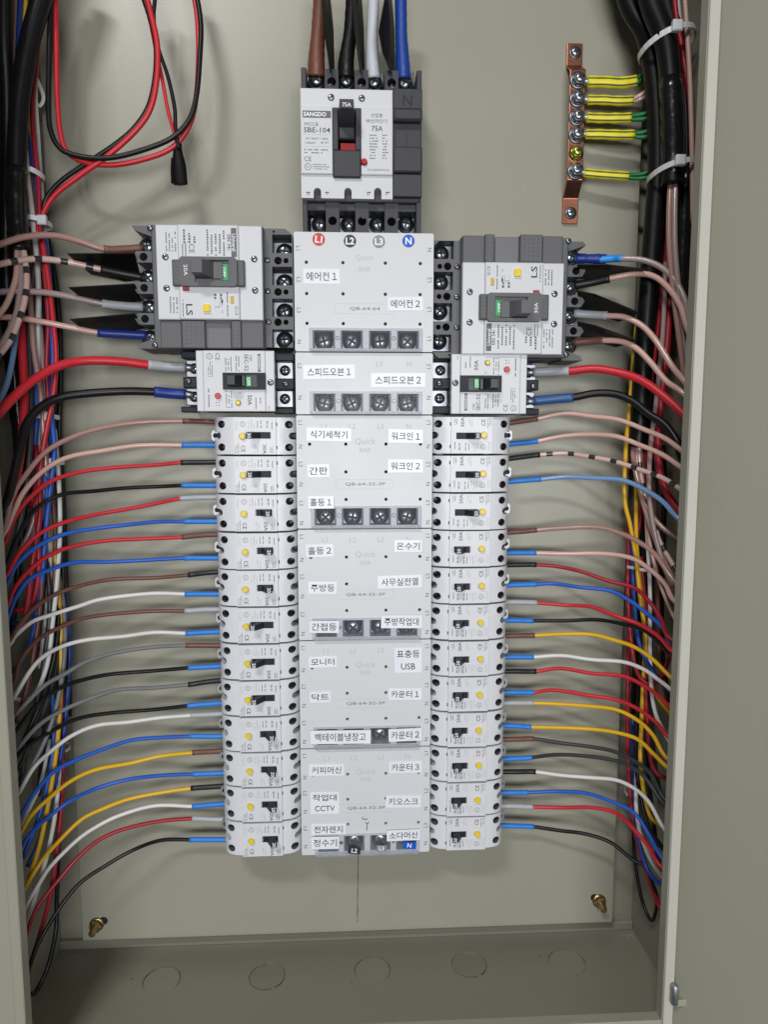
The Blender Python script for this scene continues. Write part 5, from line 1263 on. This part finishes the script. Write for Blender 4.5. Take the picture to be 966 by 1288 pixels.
bundle([
 ('thick_cable', 'thick black cable bending behind the earth wires', 'cable', 8.4, [(768, -90), (790, 0), (814, 47), (825, 117), (828, 210), (822, 290), (816, 364), (810, 448), (805, 530), (802, 562)], 40, 32),
 ('thick_cable', 'thick black cable with a taped end between the two wide ties', 'cable', 9.0, [(795, -90), (818, 0), (839, 58), (846, 140), (847, 200), (846, 234)], 58, 60),
 ('thick_cable', 'thinner black cable beside the taped one', 'cable', 6.8, [(815, -90), (837, 0), (856, 70), (863, 160), (862, 260), (864, 340), (866, 420)], 46, 46),
 ('thick_cable', 'black cable deepest behind the others', 'cable', 5.0, [(800, -90), (822, 40), (838, 120), (840, 220), (834, 320), (826, 420), (818, 500), (812, 600)], 22, 14),
 ('bundle_wire', 'clear copper wire from the taped cable end between the ties', 'strand_brown', 2.3, [(844, 226), (842, 270), (843, 320), (849, 380), (858, 450), (866, 510), (872, 540)], 60, 80),
 ('bundle_wire', 'clear grey wire from the taped cable end between the ties', 'strand_grey', 2.3, [(850, 226), (849, 270), (850, 320), (856, 380), (864, 440), (872, 500)], 62, 82),
 ('bundle_wire', 'dark red wire showing above the upper wide tie', 'dark_red', 2.2, [(842, -90), (850, 10), (858, 60), (866, 110), (871, 165), (872, 230)], 52, 60),
 ('bundle_wire', 'clear pink wire along the frame above the lower wide tie', 'strand_pink', 2.0, [(856, -90), (862, 0), (866, 60), (869, 120), (871, 200), (872, 280)], 62, 66),
 ('bundle_wire', 'white wire between the upper cables', 'white_wire', 1.8, [(848, -90), (854, 0), (858, 40), (864, 90), (868, 150)], 44, 46),
 ('bundle_wire', 'red wire running down behind the pink feeder wires', 'dark_red', 2.3, [(842, 250), (840, 308), (831, 392), (820, 476), (814, 531), (811, 587), (806, 650), (796, 700), (791, 760)], 40, 26),
 ('bundle_wire', 'thick red wire turning out behind the frame', 'dark_red', 3.2, [(846, 300), (844, 364), (838, 448), (831, 517), (828, 573), (836, 612), (850, 636), (868, 655)], 36, 90),
 ('bundle_wire', 'yellow wire along the plate edge', 'yellow', 1.9, [(814, 310), (810, 364), (800, 420), (793, 504), (788, 560), (786, 625), (793, 660), (800, 700), (806, 754), (813, 801), (818, 850), (830, 880), (846, 900)], 14, 70),
 ('bundle_wire', 'second yellow wire inside the first', 'yellow', 1.9, [(810, 520), (804, 570), (801, 622), (801, 680), (806, 740), (812, 800), (809, 866), (807, 922), (806, 960), (811, 1000), (819, 1027), (834, 1040), (850, 1046)], 22, 84),
 ('bundle_wire', 'clear grey wire beside the running red wire', 'strand_grey', 2.1, [(838, 330), (834, 420), (826, 504), (819, 560), (817, 615), (822, 660), (832, 700), (846, 740)], 46, 84),
 ('bundle_wire', 'clear copper wire from the lower cable end turning out first', 'strand_brown', 2.2, [(798, 556), (797, 575), (803, 605), (814, 638), (832, 662), (852, 676), (868, 684)], 30, 92),
 ('bundle_wire', 'clear copper wire from the lower cable end turning out second', 'strand_brown', 2.2, [(801, 556), (802, 590), (806, 618), (815, 650), (827, 684), (843, 720), (858, 748)], 34, 92),
 ('bundle_wire', 'black dashed clear wire from the lower cable end', 'strand_dash', 2.1, [(804, 556), (806, 590), (812, 625), (820, 647), (829, 678), (843, 704), (858, 728)], 36, 92),
 ('bundle_wire', 'thin clear copper wire turning out lowest of its four', 'strand_pink', 1.7, [(806, 556), (809, 610), (816, 670), (824, 712), (835, 745), (850, 780)], 30, 92),
 ('bundle_wire', 'red wire making a U loop above the white wire', 'dark_red', 2.0, [(790, 640), (791, 690), (790, 740), (793, 796), (801, 843), (818, 861), (835, 846), (846, 812)], 18, 84),
 ('bundle_wire', 'blue wire turning out above the red U loop', 'dark_blue', 2.0, [(795, 660), (797, 734), (802, 796), (810, 824), (824, 848), (846, 872)], 30, 88),
 ('bundle_wire', 'white wire crossing the third tie', 'white_wire', 1.8, [(813, 640), (815, 680), (818, 740), (818, 790), (819, 850), (824, 894), (838, 925), (852, 946)], 42, 86),
 ('bundle_wire', 'dark red wire in the middle of the lower bundle', 'dark_red', 2.0, [(806, 700), (814, 780), (812, 850), (814, 900), (818, 950), (828, 974), (846, 980)], 36, 84),
 ('bundle_wire', 'black wire in the middle of the lower bundle', 'black_wire', 2.1, [(808, 640), (812, 740), (806, 850), (800, 940), (806, 1000), (816, 1040), (836, 1070)], 16, 80),
 ('bundle_wire', 'red wire lowest along the plate edge', 'dark_red', 2.1, [(792, 760), (790, 852), (790, 950), (795, 1020), (802, 1057), (812, 1093), (828, 1136), (838, 1150)], 14, 80),
 ('bundle_wire', 'white wire lowest in the bundle', 'white_wire', 1.9, [(802, 900), (801, 966), (801, 1020), (809, 1058), (824, 1090), (842, 1112)], 30, 90),
 ('bundle_wire', 'blue wire lowest in the bundle', 'dark_blue', 1.9, [(796, 900), (797, 980), (801, 1040), (811, 1085), (824, 1106), (842, 1118)], 24, 88),
 ('bundle_wire', 'black wire lowest along the wall', 'black_wire', 2.0, [(812, 900), (816, 980), (822, 1030), (828, 1080), (836, 1110)], 20, 70),
 ('bundle_wire', 'black wire buried deepest along the back wall', 'black_wire', 3.0, [(820, 560), (812, 640), (806, 720), (802, 800), (798, 880), (798, 960), (802, 1040)], 2, 8),
 ('bundle_wire', 'charcoal wire behind the crossing yellow wires', 'charcoal', 2.6, [(826, 560), (822, 640), (820, 720), (818, 800), (818, 880), (822, 950), (832, 1010)], 12, 50),
 ('bundle_wire', 'black wire behind the turning copper wires', 'black_wire', 2.6, [(834, 560), (836, 620), (834, 690), (832, 760), (834, 830), (842, 890)], 20, 60),
 ('bundle_wire', 'brown wire behind the white wire of the third tie', 'brown', 2.1, [(822, 600), (826, 680), (828, 760), (830, 830), (840, 880)], 34, 74),
], SR)

# ---------------------------------------------------------------- cable ties
def tie(label, a, b, d, dep, headt, r=1.0, w=2.6, tailv=None):
    A, B = P3(*a, d), P3(*b, d); c = (A + B) / 2; u = (B - A) / 2
    up = Vector((-u.y, u.x, 0)).normalized()
    rt = thing('cable_tie', label, 'cable tie', c.x, c.y, 'cable ties holding the bundles')
    n = 28; pts = []
    for i in range(n + 1):
        t = 2 * math.pi * i / n
        pts.append(c + u * math.cos(t) + Vector((0, 0, dep)) * math.sin(t) + up * 0.10 * u.length * max(0, math.sin(t)))
    # flat band: ring of quads
    mb = MB(); vs = []; fs = []
    for p in pts:
        o = (p - c); o = o.normalized() * 0.4
        vs += [tuple(p + up * w / 2 + o), tuple(p - up * w / 2 + o), tuple(p - up * w / 2 - o), tuple(p + up * w / 2 - o)]
    for i in range(n):
        for j in range(4): fs.append((4 * i + j, 4 * i + (j + 1) % 4, 4 * i + 4 + (j + 1) % 4, 4 * i + 4 + j))
    mb.add(vs, fs, 'tie', False); mb.build('band', rt, rt)
    h = c + u * headt + Vector((0, 0, dep * math.sqrt(max(0.05, 1 - headt * headt)) + 0.5)) + up * 0.10 * u.length * math.sqrt(max(0, 1 - headt * headt))
    mb = MB(); mb.box(h.x - w * .95, h.x + w * .95, h.y - w * 1.0, h.y + w * 1.0, h.z - 1, h.z + 3, 'tie', 0.9)
    mb.build('head', rt, rt)
tie('wide white tie around the black cables above the earth wires', (807, 66), (871, 50), 45, 26, -0.15, w=4.3)
tie('wide white tie around the black cables at the lowest earth wire', (819, 222), (870, 215), 48, 26, -0.25, w=4.2)
tie('white tie where the yellow and white wires cross', (790, 713), (822, 718), 34, 14, 0.75)
tie('small white tie beside the lowest red and white wires', (788, 998), (806, 997), 26, 12, -0.7, w=2.4)
tie('upper white tie on the wires beside the taped black cable', (32, 217), (53, 222), 34, 12, -0.7, w=3.8)
tie('white tie on the wires just above the clear brown feeder', (31, 279), (63, 283), 34, 14, 0.75, w=3.8)
tie('white tie behind the thick black feeder of the 50A breaker', (36, 526), (72, 525), 34, 16, 0.7, w=3.8)
tie('white tie behind the clear copper pink branch wire', (44, 583), (78, 582), 32, 16, 0.7, w=3.8)
tie('small white tie on the low yellow and blue wires', (64, 942), (86, 942), 30, 12, 0.5, w=2.4)
tl = thing('tie_tail', 'cut curled tail of a grey cable tie behind the taped cable', 'cable tie', *P(50, 120, 20))
mb = MB(); mb.tube([P3(a, b, 20) for a, b in ((45, 98), (51, 112), (54, 122), (52, 130), (48, 134))], 1.6, 'tie', 8, 4, flat=(0.35, 1)); mb.build('strip', tl, tl)

# ---------------------------------------------------------------- paint dust and wire offcuts on the cabinet floor
DR = random.Random(21); mb = MB()
for cx, cd, n, sp in ((XL + 14, BACK + 12, 60, 14), (XR - 12, BACK + 10, 34, 9), (-60, 20, 22, 60), (120, 30, 22, 60), (-190, 30, 26, 40)):
    for _ in range(n):
        x = min(XR - 3, max(XL + 3, cx + DR.gauss(0, sp))); d = min(120, max(BACK + 6, cd + abs(DR.gauss(0, sp * 0.7)))); r = DR.uniform(0.15, 0.55); a = DR.random() * 6
        mb.add([(x + r * math.cos(a + q), ZF + 0.15 + DR.uniform(0, .3), d + r * math.sin(a + q) * DR.uniform(.4, 1)) for q in (0, 1.5, 3.1, 4.6)], [(0, 1, 2, 3)], 'label')
for _ in range(5):
    x, d, a = DR.uniform(XL + 30, XR - 30), DR.uniform(10, 90), DR.random() * 6
    mb.tube([Vector((x, ZF + .4, d)), Vector((x + 3 * math.cos(a), ZF + .5, d + 3 * math.sin(a)))], 0.22, 'copper', 5, 1)
du = mb.build('dust'); tag(du, 'white paint dust and tiny copper offcuts on the cabinet floor', 'dust', None, 'stuff')
